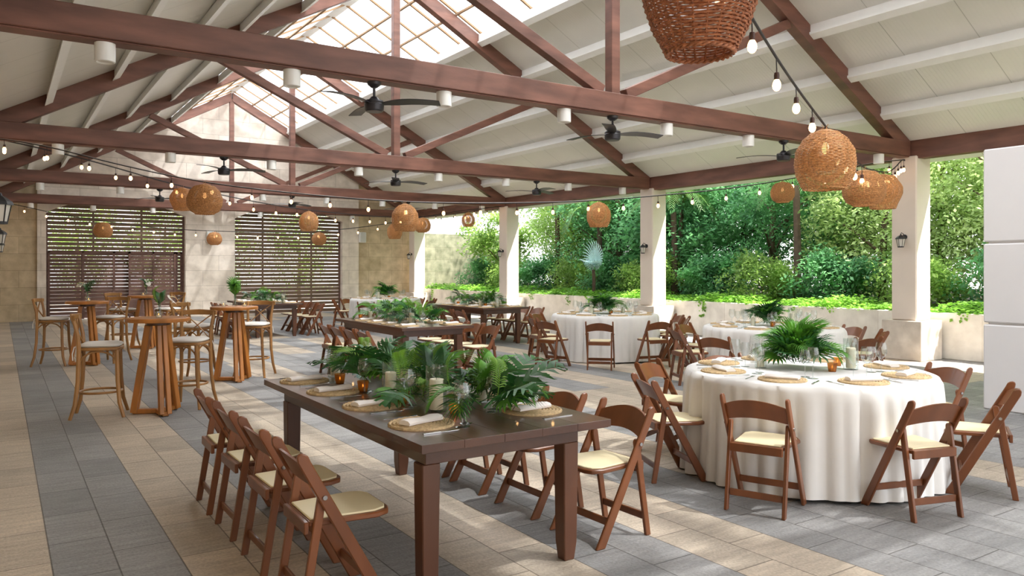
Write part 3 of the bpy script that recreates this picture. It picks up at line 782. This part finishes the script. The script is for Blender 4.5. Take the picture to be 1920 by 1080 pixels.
def long_table(x0, y0, tn, ys, seed, tlabel, left_x=-.35, right_x=.30, L=2.57, W=1.15, skipl=()):
    cx, cy = x0+W/2, y0+L/2
    farm.put((cx, cy, 0), 0, tlabel, 'dark farm tables')
    names = ['nearest','second','third','farthest']
    for i, y in enumerate(ys):
        chair.put((x0+left_x, y+random.uniform(-.01,.01), 0), random.uniform(-.04,.04), seatlabel(names[i]+' left', tn), 'folding chairs')
        setting(x0+.22, y, TOPZ, 0, names[i]+' left', tn)
    for i, y in enumerate(ys):
        chair.put((x0+W+right_x, y+random.uniform(-.01,.01), 0), PI+random.uniform(-.04,.04), seatlabel(names[i]+' right', tn), 'folding chairs')
        setting(x0+W-.22, y, TOPZ, PI, names[i]+' right', tn)
    return cx, cy
# foreground farm table
T1 = long_table(1.63, 3.22, 'foreground farm table', [3.66, 4.31, 4.95, 5.53], 1, 'dark brown farm table in the foreground with a long leafy runner', -.27, .30)
T2 = long_table(4.62, 9.72, 'middle farm table', [10.02, 10.5, 11.02, 11.5], 2, 'dark brown farm table in the middle of the hall', -.26, .28)
T3 = long_table(8.37, 13.72, 'garden-side farm table', [13.95, 14.5, 15.05, 15.6], 3, 'dark brown farm table in front of the garden wall', -.26, .2)
T4 = long_table(4.9, 18.2, 'screen-side farm table', [18.55, 19.1, 19.65, 20.2], 4, 'dark brown farm table before the right slatted screen', -.26, .36)
garland((T1[0]+.05, T1[1]+.10, .81), 2.15, 94, 'long runner of palm, fern and monstera leaves on the foreground farm table', 'leafy table runners', 11, .16, .95, (-.65,-.07,1.04))
g1 = [o for o in COL.objects if o.name.startswith('foliage_garland')][0]
for x, y, yaw, up, q in ((.02,-1.0,-.5,.45,1.25),(.05,-.95,-1.5,.25,1.1),(.1,-.9,.3,.5,1.2)):
    link('monstera_leaf', LV['monstera'], g1, (x, y, .05), Euler((.2,-up,yaw), 'XYZ')).scale = (q,)*3
garland((T2[0]+.02, T2[1]+.0, .81), 1.9, 60, 'runner of green leaves on the middle farm table', 'leafy table runners', 12, .13)
garland((T3[0]+.02, T3[1]+.0, .81), 1.7, 44, 'runner of green leaves on the garden-side farm table', 'leafy table runners', 13, .10)
garland((T4[0]+.02, T4[1]+.0, .81), 1.7, 44, 'runner of green leaves on the screen-side farm table', 'leafy table runners', 14, .10)
def candles(T, offs, tn):
    for i, (dx, dy, s) in enumerate(offs):
        candle.put((T[0]+dx, T[1]+dy, TOPZ), 0, f'ivory pillar candle in a clear glass cylinder, {ordn[i]} from front on the {tn}', 'hurricane candles', s)
def votives(T, offs, tn):
    for i, (dx, dy) in enumerate(offs):
        votive.put((T[0]+dx, T[1]+dy, TOPZ), 0, f'ribbed amber votive cup, {ordn[i]} from front on the {tn}', 'amber votives')
candles(T1, [(-.11,-.55,1.05),(.28,-.42,.8),(-.13,.03,.92),(.3,.35,.8),(-.08,1.14,.95)], 'foreground farm table')
votives(T1, [(-.06,-.68),(-.16,-.22),(-.18,.36),(-.18,.78)], 'foreground farm table')
candles(T2, [(-.18,-.78,1),(-.2,-.05,.8),(-.2,.7,.75)], 'middle farm table')
votives(T2, [(-.22,-.4),(-.24,1.0)], 'middle farm table')
candles(T3, [(-.05,-1.0,1.05),(-.2,-.55,.7),(-.22,.1,.9),(-.1,.85,1.05)], 'garden-side farm table')
votives(T3, [(-.2,-.75),(-.22,.4)], 'garden-side farm table')
candles(T4, [(.2,-.95,1),(-.1,.1,.9),(-.2,.95,1)], 'screen-side farm table')
def round_set(cx, cy, R, tn, chairs, seed, cn, tlabel, clabel):
    rnd_t.put((cx, cy, 0), 0, tlabel, 'round tables')
    me = cloth_mesh(.955, TOPZ, seed)
    o = link('tablecloth', me, None, (cx, cy, .0)); tag(o, clabel, 'tablecloth', 'white tablecloths')
    va = math.atan2(-cy, -cx)
    names = ['front', 'front-right', 'right', 'rear-right', 'rear', 'rear-left', 'left', 'front-left']
    used = set()
    for a, d in chairs:
        ra = math.radians(a); rel = (ra-va) % (2*PI); idx = int(round(rel/(PI/4))) % 8
        while idx in used: idx = (idx+1) % 8
        used.add(idx); pos = names[idx]; ab = math.atan2(0, 1)
        cr_ = d-.21
        chair.put((cx+cr_*math.cos(ra), cy+cr_*math.sin(ra), 0), ra+PI+random.uniform(-.06,.06), seatlabel(pos, tn), 'folding chairs')
    used = set()
    for k in range(8):
        ra = math.radians(-157.5+45*k); rel = (ra-va) % (2*PI); idx = int(round(rel/(PI/4))) % 8
        while idx in used: idx = (idx+1) % 8
        used.add(idx)
        setting(cx+.73*math.cos(ra), cy+.73*math.sin(ra), TOPZ+.001, ra+PI, names[idx], tn, False)
R1 = (5.48, 3.93); R2 = (9.24, 7.19); R3 = (9.24, 10.87); R4 = (8.99, 20.01)
round_set(*R1, .95, 'nearest round table', [(-157,1.45),(-109,1.36),(-65,1.42),(-15,1.5),(21,1.5),(70,1.44),(112,1.4),(158,1.4)], 3, 1,
          'nearest round table, hidden under its white cloth', 'white floor-length cloth on the nearest round table')
round_set(*R2, .95, 'second round table', [(-165,1.82),(154,1.46),(105,1.42),(-98,1.64),(-52,1.46),(-17,1.42),(20,1.42),(62,1.42)], 5, 1,
          'second round table, hidden under its white cloth', 'white floor-length cloth on the round table beside the big plinth')
round_set(*R3, .95, 'third round table', [(-133,1.87),(-98,1.69),(-55,1.48),(-25,1.42),(171,1.48),(-162,1.87),(118,1.42),(70,1.42)], 8, 1,
          'third round table, hidden under its white cloth', 'white floor-length cloth on the round table left of the second pillar')
round_set(*R4, .95, 'farthest round table', [(-129,1.9),(-96,1.8),(-55,1.45),(-17,1.42),(156,1.42),(118,1.42),(70,1.42),(22,1.42)], 9, 1,
          'farthest round table, hidden under its white cloth', 'white floor-length cloth on the farthest round table by the stone wall')
CK = (['palm','palmdk','fern','fan','fanl'], [6,3,.5,6,8])
centerpiece((R1[0]+.0, R1[1]+.08, .82), 52, 'leafy palm centrepiece on the nearest round table', 21, s=1.05, kinds=CK)
centerpiece((R2[0]-.05, R2[1]+.05, .82), 34, 'leafy palm centrepiece on the second round table', 22, s=.95, kinds=CK)
centerpiece((R3[0]-.05, R3[1]+.0, .82), 34, 'leafy palm centrepiece on the third round table', 23, s=1.15, kinds=CK)
centerpiece((R4[0]+.05, R4[1]+.0, .82), 34, 'leafy palm centrepiece on the farthest round table', 24, s=1.2, kinds=CK)
for T, tn, oc, ov in ((R1, 'nearest round table', [(.30,-.2,1.0),(-.22,.28,.8)], [(.05,-.2),(.42,.0)]),
                      (R2, 'second round table', [(.25,-.15,1.05),(-.3,.1,.7)], [(-.12,-.1)]),
                      (R3, 'third round table', [(.3,-.15,.7),(-.28,.05,.9)], [(-.05,-.22)]),
                      (R4, 'farthest round table', [(-.3,-.2,1.05)], [(.0,-.25)])):
    candles(T, oc, tn); votives(T, ov, tn)

# cocktail tables and bar stools
for x, y, l in ((1.48,9.42,'honey wood cocktail table, nearest one, between the two front stools'), (2.83,11.56,'honey wood cocktail table right of the nearest cocktail table'),
                (1.23,14.84,'honey wood cocktail table on the left, behind the nearest one'), (2.47,17.28,'farthest honey wood cocktail table, before the gates')):
    cock.put((x, y, 0), {1.48:.2, 2.83:.1, 1.23:.5, 2.47:.3}[x], l, 'cocktail tables')
for x, y, a, l in ((.93,9.65,-12,'nearest cross-back bar stool, front left with a loose tied cushion'), (.75,15.1,-20,'cross-back bar stool farthest left, beside the left cocktail table'),
                   (1.60,15.1,-130,'cross-back bar stool right of the left cocktail table'), (2.1,17.75,-50,'cross-back bar stool left of the farthest cocktail table'),
                   (2.95,17.5,-150,'cross-back bar stool right of the farthest cocktail table'), (1.86,9.72,-125,'cross-back bar stool right of the nearest cocktail table'),
                   (2.38,12.05,-45,'cross-back bar stool left of the right cocktail table'), (3.22,11.92,-125,'cross-back bar stool right of the right cocktail table')):
    stool.put((x, y, 0), math.radians(a), l, 'cross-back bar stools')
def make_vase():
    t = empty('flower_vase'); tag(t, None, 'vase')
    p = [(0,0),(.028,0),(.036,.012),(.036,.05),(.022,.085),(.018,.11),(.024,.145)]
    MB().lathe(p, 20, cap=False).build('vase_glass', M['glass'], t, smooth=60)
    st = MB()
    for a in (.3, 2.1, 4.2): st.tube([(0,0,.01),(.008*math.cos(a),.008*math.sin(a),.12),(.02*math.cos(a),.02*math.sin(a),.2)], .0025, 5)
    st.build('stems', M['leafdk'], t)
    return t
vase = make_vase()
def anthurium(parent, loc, rot):
    mb = MB(); n = 16; vs = [(0,0,0)]
    for i in range(n+1):
        a = -PI+2*PI*i/n; r = .075*(1-.35*math.cos(a+PI))*(1+.25*math.cos(2*a)*0)
        r = .06+.03*math.cos(a) if abs(a) < PI*.86 else .022
        vs.append((r*math.cos(a)*1.25, r*math.sin(a)*1.15, .012*math.cos(2*a)))
    mb.add(vs, [(0,i,i+1) for i in range(1,n+1)]); o = mb.build('spathe', M['anth'], parent, smooth=80)
    o.location = loc; o.rotation_euler = rot
    MB().tube([(-.01,0,.005),(.01,0,.03),(.035,0,.045)], [.005,.005,.003], 6).build('spadix', M['pad'], o)
    return o
vdefs = [((1.50,9.47),'nearest cocktail table','nearest',[('fern',1.35,.2,.8),('palmdk',1.2,1.4,.6)],((.10,-.07,.22),(-.3,.9,-.6))),
         ((2.85,11.60),'right cocktail table','right',[('fanl',1.3,0,1.3),('fanl',1.2,2.2,1.2),('palmdk',1.1,4,.8),('palm',1.25,1.1,.75)],None),
         ((1.23,14.86),'left cocktail table','left',[('palmdk',1.1,-.5,.8),('monstera',.9,.4,.7),('monstera',1.0,2.6,.6)],((-.07,.02,.30),(-.5,.5,2.6))),
         ((2.49,17.30),'farthest cocktail table','farthest',[('palmdk',1.1,2.6,.8),('fern',1.1,.4,.8),('palm',.9,-.4,.7)],((.02,.0,.3),(0,1.2,-1)))]
for i, ((x, y), tn, sh_, lv, an) in enumerate(vdefs):
    v = vase if i == 0 else copy_tree(vase) if not [c for c in vase.children if c.name.startswith(('fern','palm'))] else None
    if v is None: v = make_vase()
    v.location = (x, y, 1.076); tag(v, f'small clear vase with leaves{" and white anthurium" if an else ""} on the {tn}', 'vase', 'cocktail table vases')
    for k, up, yaw, s in lv:
        o = link(NM[k], LV[k], v, (0,0,.12), Euler((0,-up,yaw), 'XYZ')); o.scale = (s,)*3
    if an: anthurium(v, *an)
votive_c = Proto(make_votive('glass'))
for i, (x, y, tn) in enumerate(((1.47,9.33,'nearest'),(1.24,14.74,'left'),(2.42,17.2,'farthest'),(2.68,11.56,'right'),(2.95,11.47,'right'))):
    votive_c.put((x, y, 1.076), 0, f'small clear votive candle {"left" if i == 3 else "right" if i == 4 else "in front"} of the vase on the {tn} cocktail table', 'cocktail table votives')

# ------------------------------------------------------------ wicker pendants on light strings
def make_basket(prof, dark=False):
    t = empty('wicker_pendant'); tag(t, None, 'pendant lamp'); m = M['wickerdark' if dark else 'wicker']
    import bisect
    def rad(z):
        for (r0, z0), (r1, z1) in zip(prof, prof[1:]):
            if z1 <= z <= z0: f = (z0-z)/(z0-z1+1e-9); f2 = f*f*(3-2*f)*.4+f*.6; return r0+(r1-r0)*f2
        return prof[-1][0]
    zt, zb = prof[0][1], prof[-1][1]; nr = 22; rows = 37
    w_ = MB(); n = nr*2
    for q in range(rows):
        z = zt+(zb-zt)*(q+.5)/rows; r = rad(z)
        sgn = 1 if q % 2 else -1
        w_.tube([((r+sgn*.003*math.cos(PI*k))*math.cos(2*PI*k/n), (r+sgn*.003*math.cos(PI*k))*math.sin(2*PI*k/n), z) for k in range(n)], .0047, 4, closed=True)
    w_.build('weave', m, t, smooth=80)
    ri = MB()
    for k in range(nr):
        a = 2*PI*(k+.5)/nr; pts = []
        for i in range(13):
            z = zt+(zb-zt)*i/12; r = rad(z)-.003; pts.append((r*math.cos(a), r*math.sin(a), z))
        ri.tube(pts, .004, 4)
    ri.build('ribs', m, t, smooth=80)
    rm = MB()
    for ph in (0, 1):
        n = 60; r = prof[-1][0]
        rm.tube([((r+.006*math.cos(PI*k*.5+ph*PI))*math.cos(2*PI*k/n), (r+.006*math.cos(PI*k*.5+ph*PI))*math.sin(2*PI*k/n), zb+.006*math.sin(PI*k*.5+ph*PI)) for k in range(n)], .006, 5, closed=True)
    nk = MB(); nk.tube([(prof[0][0]*math.cos(2*PI*k/16), prof[0][0]*math.sin(2*PI*k/16), zt) for k in range(16)], .007, 5, closed=True)
    rm.build('rim', m, t, smooth=80)
    nk.build('neck_ring', m, t, smooth=80)
    h = MB()
    for a in (.4, 2.5, 4.4): h.tube([(prof[0][0]*math.cos(a), prof[0][0]*math.sin(a), zt),(.01*math.cos(a+1),.01*math.sin(a+1),.0),(.03*math.cos(a+.5),.03*math.sin(a+.5),.02)], .003, 4)
    h.build('hanging_tie', m, t)
    b = MB(); b.lathe([(0,zt-.19),(.018,zt-.18),(.026,zt-.15),(.02,zt-.12),(.013,zt-.105),(0,zt-.10)], 12); bb = b.build('bulb', M['bulbin'], t, smooth=80)
    MB().tube([(0,0,0),(0,0,zt-.1)], .005, 5).build('cord', M['cord'], t)
    return t
SH = {'urn': [(.06,-.03),(.13,-.05),(.2,-.11),(.235,-.2),(.23,-.28),(.2,-.38),(.15,-.48),(.135,-.50)],
      'dome': [(.05,-.03),(.11,-.05),(.175,-.11),(.225,-.2),(.235,-.3),(.225,-.38),(.185,-.48),(.165,-.50)],
      'pot': [(.06,-.03),(.14,-.05),(.2,-.12),(.235,-.22),(.23,-.31),(.19,-.39),(.12,-.43)],
      'angular': [(.06,-.03),(.15,-.05),(.235,-.2),(.235,-.27),(.16,-.46),(.15,-.47)]}
bask = {k: Proto(make_basket(v)) for k, v in SH.items() if k != 'urn'}
bask_d = Proto(make_basket(SH['urn'], True))
L0=(-.22,1.0);RR1=(13.4,7.6);L2=(-.22,14.2);RR3=(13.4,20.8);L4=(-.22,27.4)
strings = {
 'A': (L0, RR1, [(0,3.55),(.1,3.28),(.2,3.08),(.268,2.93),(.334,2.83),(.42,2.76),(.5,2.70),(.6,2.72),(.7,2.85),(.794,3.0),(.87,3.2),(.946,3.45),(1,3.56)]),
 'B': (L2, RR1, [(0,3.62),(.046,3.55),(.134,3.21),(.212,2.97),(.294,2.83),(.379,2.73),(.45,2.69),(.535,2.70),(.632,2.76),(.767,2.96),(.848,3.15),(.935,3.42),(1,3.58)]),
 'C': (L2, RR3, [(0,3.64),(.08,3.52),(.132,3.41),(.19,3.26),(.228,3.18),(.317,3.05),(.403,2.96),(.5,2.93),(.616,2.94),(.723,3.04),(.785,3.14),(.871,3.32),(.97,3.58),(1,3.62)]),
 'D': (L4, RR3, [(0,3.62),(.05,3.5),(.123,3.23),(.205,3.05),(.287,2.87),(.37,2.79),(.48,2.74),(.578,2.73),(.663,2.83),(.748,3.0),(.841,3.28),(.93,3.5),(1,3.62)])}
def sz(pts, t):
    for (a, za), (b, zb) in zip(pts, pts[1:]):
        if a <= t <= b: return za+(zb-za)*(t-a)/(b-a)
    return pts[-1][1]
def szs(pts, t): return sum(sz(pts, min(1, max(0, t+d))) for d in (-.03,-.015,0,.015,.03))/5
bulb_me = MB().lathe([(0,-.135),(.012,-.131),(.022,-.118),(.026,-.10),(.022,-.082),(.014,-.066),(.012,-.06)], 12).mesh('bulb', M['bulb'], smooth=80)
sock_me = MB().lathe([(.0,.0),(.004,0),(.004,-.02),(.014,-.024),(.017,-.04),(.016,-.066),(0,-.066)], 10).mesh('socket', M['socket'], smooth=40)
names = {'A': 'black festoon string light running over the round tables to the nearest garden pillar', 'B': 'black festoon string light crossing from second left pillar to nearest garden pillar',
         'C': 'black festoon string light crossing from second left pillar to third garden pillar', 'D': 'black festoon string light crossing from the back left corner to third garden pillar'}
for key, (A, B, Z) in strings.items():
    A, B = Vector(A), Vector(B); D = (B-A).length
    t = empty('string_light', (A.x, A.y, sz(Z, 0))); tag(t, names[key], 'string light', 'festoon string lights'); o0 = Vector((A.x, A.y, sz(Z, 0)))
    P = lambda u: Vector(((A.x+(B.x-A.x)*u), (A.y+(B.y-A.y)*u), szs(Z, u)))-o0
    pts = [P(i/90) for i in range(91)]
    MB().tube(pts, .0075, 6).build('cable', M['cord'], t, smooth=80)
    wpts = [(p.x, p.y, p.z+.012) for p in pts]; MB().tube(wpts, .003, 4).build('support_wire', M['cordw'] if key == 'B' else M['cord'], t)
    n = int(D/.6)
    for i in range(n):
        u = (i+.5)/n; p = P(u); dz = .035+.045*random.random()
        MB().tube([p, p+Vector((.004,0,-dz))], .0035, 5).build('drop', M['cord'], t)
        s_ = link('socket', sock_me, t, tuple(p+Vector((.004,0,-dz+.004)))); b_ = link('bulb', bulb_me, s_)
BK = [('A',.20,'dome',.49,'largest reddish wicker pendant at the top of the picture',1),
      ('A',.419,'dome',.46,'large wicker pendant left of the nearest garden pillar',0),
      ('A',.593,'pot',.44,'medium wicker pendant, lower left of a pair by the nearest garden pillar',0),
      ('A',.735,'angular',.47,'wicker pendant half hidden behind another, in front of the nearest garden pillar',0),
      ('B',.848,'pot',.40,'small round wicker pendant hanging before the bright trees',0),
      ('B',.632,'dome',.40,'wicker pendant hanging above the silver fan palm',0),
      ('B',.419,'dome',.43,'wicker pendant hanging in front of the back right wall corner',0),
      ('B',.213,'pot',.53,'large round wicker pendant between the two arches',0),
      ('C',.228,'angular',.44,'angular wicker pendant overlapped by the large round one between arches',0),
      ('C',.444,'dome',.43,'wicker pendant before the right slatted screen, upper one',0),
      ('C',.723,'pot',.45,'wicker pendant just left of the garden opening',0),
      ('C',.871,'dome',.40,'small wicker pendant before the garden wall tree',0),
      ('D',.205,'pot',.52,'wicker pendant before the left slatted screen',0),
      ('D',.416,'pot',.44,'small wicker pendant beside the wall speaker between arches',0),
      ('D',.622,'pot',.44,'wicker pendant before the right slatted screen, lower one',0),
      ('D',.775,'dome',.47,'wicker pendant partly hidden behind another near the back right corner',0)]
for key, u, shp, size, l, dk in BK:
    A, B, Z = strings[key]; x = A[0]+(B[0]-A[0])*u; y = A[1]+(B[1]-A[1])*u; z = szs(Z, u)
    (bask_d if dk else bask[shp]).put((x, y, z-.012), random.uniform(0, 3), l, 'wicker pendants', size/.47)
if not bask_d.used: pass

# ------------------------------------------------------------ garden
def crown(n, rx, ry, rz, ls, seed, mt, clumps=60):
    R = random.Random(seed); mb = MB(); C_ = []
    for i in range(clumps):
        a = R.uniform(0, 2*PI); u = R.uniform(-1, 1); q = math.sqrt(1-u*u); f = R.uniform(.45, 1.0)
        C_.append((rx*f*q*math.cos(a), ry*f*q*math.sin(a), rz*f*u, R.uniform(.25, .55)*min(rx, ry)))
    for i in range(n):
        cx, cy, cz, cr_ = R.choice(C_); a = R.uniform(0, 2*PI); u = R.uniform(-1, 1); q = math.sqrt(1-u*u); f = R.random()**.4*cr_
        p = Vector((cx+f*q*math.cos(a), cy+f*q*math.sin(a), cz+f*u*.8)); s = ls*R.uniform(.6, 1.3)
        d = Vector((R.gauss(0,1), R.gauss(0,1), R.gauss(-.3,.6))).normalized(); sd = d.cross(Vector((R.gauss(0,.4), R.gauss(0,.4), 1))).normalized()*s*.24
        m_ = p+d*s*.5
        mb.add([p, m_-sd, p+d*s, m_+sd], [(0,1,2,3)])
    return mb.mesh('foliage', M[mt], smooth=None)
def trunk_mesh(h, r, seed):
    R = random.Random(seed); mb = MB(); pts = [(0,0,0)]; x = y = 0
    for i in range(1, 7): x += R.uniform(-.08,.08); y += R.uniform(-.08,.08); pts.append((x, y, h*i/6))
    mb.tube(pts, [r*(1-.1*i) for i in range(7)], 8)
    for k in range(6):
        i = 2+k % 4; p = Vector(pts[i]); a = R.uniform(0, 2*PI); l = h*.35
        mb.tube([p, p+Vector((math.cos(a)*l*.5, math.sin(a)*l*.5, l*.45)), p+Vector((math.cos(a)*l, math.sin(a)*l, l*.8))], [r*.4, r*.28, r*.1], 5)
    return mb.mesh('trunk', M['bark'], smooth=80)
CR = [crown(15000, 1.7, 1.9, 2.9, .125, 1, 'tree1', 90), crown(15000, 1.6, 1.8, 2.7, .11, 2, 'tree2', 90), crown(13000, 1.5, 1.7, 2.5, .12, 3, 'tree3', 80), crown(15000, 1.7, 2.0, 2.9, .15, 4, 'tree1', 80)]
BU = [crown(6000, .9, 1.1, .75, .12, 5, 'tree1', 40), crown(6000, .9, 1.1, .7, .10, 6, 'tree2', 40)]
TR = [trunk_mesh(3.6, .11, i) for i in range(3)]
kn = ['dark teal-leaved tree', 'olive green tree', 'pale bright-leaved tree', 'broad-leaved dark tree']
tn_ = 0
rows = [  # x, [y...], z of crown
    (17.3, [2.5, 5.2, 8.0, 10.8, 13.6, 16.4, 19.2, 22.0], 3.3),
    (19.2, [3.8, 6.8, 9.8, 12.8, 15.8, 18.8, 21.8, 24.8], 4.6),
    (20.9, [1.5, 5, 8.5, 12, 15.5, 19, 22.5, 26], 3.2), (23.0, [2, 6, 10, 14, 18, 22, 26, 30], 6.6)]
rowname = ['front row', 'second row', 'third row', 'back row']
kinds_ = [[1,1,2,2,0,3,0,1],[1,2,2,2,0,3,0,1],[1,2,2,2,0,0,3,1], [2,1,0,2,1,0,2,1]]
for ri_, (x, ys, zc) in enumerate(rows):
    for j, y in enumerate(ys):
        k = kinds_[ri_][j]; R = random.Random(tn_*7+1)
        t = empty('garden_tree', (x+R.uniform(-.3,.3), y+R.uniform(-.4,.4), .74), R.uniform(0, 6))
        tag(t, f'{kn[k]} beyond the planter wall, {ordn[j]} from right in the {rowname[ri_]}', 'tree', 'garden trees')
        link('trunk', TR[tn_ % 3], t); o = link('crown', CR[k], t, (0,0,zc-.74)); s = (1.25 if ri_ > 1 else 1)+R.uniform(-.08,.12); o.scale = (s,s,s*(1.1 if ri_ else .95)); tn_ += 1
for j, y in enumerate([3.2, 5.0, 6.9, 8.8, 10.7, 12.6, 14.5, 16.4, 18.3, 20.2, 22.1, 24.0, 26.0]):
    R = random.Random(j+50)
    t = empty('garden_shrub', (15.75+R.uniform(0,.4), y, .76)); tag(t, f'{"dark" if j%2==0 else "olive"} leafy shrub behind the ivy, number {j+1} from the right'.replace(f'number {j+1}', (ordn+['ninth','tenth','eleventh','twelfth','thirteenth'])[j]), 'shrub', 'garden shrubs')
    link('crown', BU[j % 2], t, (0,0,.55), (0,0,R.uniform(0,6))); link('stem', TR[0], t).scale = (.3,.3,.15)
# hedge trees seen through the screens
for j, (x, y) in enumerate(((-.5,39),(3.0,40.5),(6.4,39.5),(9.6,41),(12.8,39))):
    t = empty('courtyard_tree', (x, y, 0)); tag(t, f'olive tree glimpsed through the slatted screens, {ordn[j]} from the left', 'tree', 'trees behind the screens')
    link('trunk', TR[j % 3], t); link('crown', CR[1], t, (0,0,2.9), (0,0,j*1.3))
# overhanging tree by the garden wall
t = empty('leaning_tree', (16.1, 24.9, .74)); tag(t, 'leaning tree with open crown before the mossy garden wall', 'tree')
link('trunk', trunk_mesh(3.0, .09, 77), t); link('crown', crown(6500, 1.25, 1.5, 1.3, .15, 78, 'tree2', 34), t, (-.1, .3, 2.3))
# palms
frond_me = leaf_pinnate(1.7, 34, .42, .035, .38, .75, 'frond', 'palm', 55)
def palm(loc, h, n, label, s=1):
    t = empty('palm', loc); tag(t, label, 'palm tree', 'garden palms')
    MB().tube([(0,0,0),(.03,.02,h*.5),(0,.03,h)], [.1,.085,.08], 8).build('trunk', M['bark'], t)
    for i in range(n):
        o = link('frond', frond_me, t, (0,.03,h-.05), Euler((0, -random.uniform(-.1,1.0), 2*PI*i*.618), 'XYZ')); o.scale = (s,)*3
palm((16.1, 15.9, .74), 2.5, 16, 'drooping palm above the silver fan palm', .9)
palm((16.1, 19.2, .74), 2.5, 16, 'drooping palm left of the silver fan palm', .9)
palm((16.2, 21.6, .74), 3.0, 14, 'yellow-green palm beside the third garden pillar', .8)
palm((16.1, 11.8, .74), 2.9, 14, 'palm right of the second garden pillar', .8)
t = empty('silver_fan_palm', (14.85, 18.0, .74)); tag(t, 'silver-blue fan palm standing out among dark shrubs', 'palm tree')
MB().tube([(0,0,0),(.02,0,.5),(0,0,.85)], .05, 8).build('trunk', M['bark'], t)
fl = leaf_fan(.62, 30, .05, 'fan_leaf', 'silver', 165, .2)
for i, (e, yw) in enumerate(((-1.5, PI),(.5,.8),(.4,2.6),(.3,4.2))):
    link('fan_leaf', fl, t, (-.05,0,.95), Euler((0, e if e < 0 else -e, yw), 'XYZ')).scale = (1,1,1) if i == 0 else (.6,.6,.6)
# ivy on the planter
def ivy():
    R = random.Random(5); mb = MB()
    for i in range(26000):
        y = R.uniform(-1.5, 27.8); bumpy = .10+.05*math.sin(y*2.1)+.04*math.sin(y*5.3+1)
        x = 14.16+R.random()**1.2*1.3; z = .82+R.random()*bumpy*(1.3 if x > 14.3 else .7)
        s = R.uniform(.05,.11); a = R.uniform(0, 2*PI); d = Vector((math.cos(a), math.sin(a), R.uniform(-.5,.5))).normalized(); q = d.cross(Vector((R.gauss(0,.3), R.gauss(0,.3), 1))).normalized()*s*.42
        p = Vector((x, y, z)); mb.add([p, p+d*s*.35-q, p+d*s, p+d*s*.35+q], [(0,1,2,3)])
    for yy, n, dp in ((14.6,16,.18),(13.0,40,.38),(20.2,14,.2),(27.0,40,.5),(7.0,10,.12),(6.4,26,.25),(10.5,10,.15),(9.6,8,.12),(17.4,12,.2),(18.3,18,.3),(5.6,12,.15)):
        for i in range(n):
            z = .84-dp*R.random(); y = yy+R.gauss(0,.06); s = R.uniform(.04,.08); a = R.uniform(0, 2*PI); d = Vector((-.25, math.cos(a), math.sin(a)-.4)).normalized(); q = d.cross(Vector((1,0,0))).normalized()*s*.42
            p = Vector((14.125, y, z)); mb.add([p, p+d*s*.35-q, p+d*s, p+d*s*.35+q], [(0,1,2,3)])
    o = mb.build('ivy', M['ivy'], smooth=None); tag(o, 'bright green ivy covering and spilling over the planter wall', 'ivy', kind='stuff')
ivy()
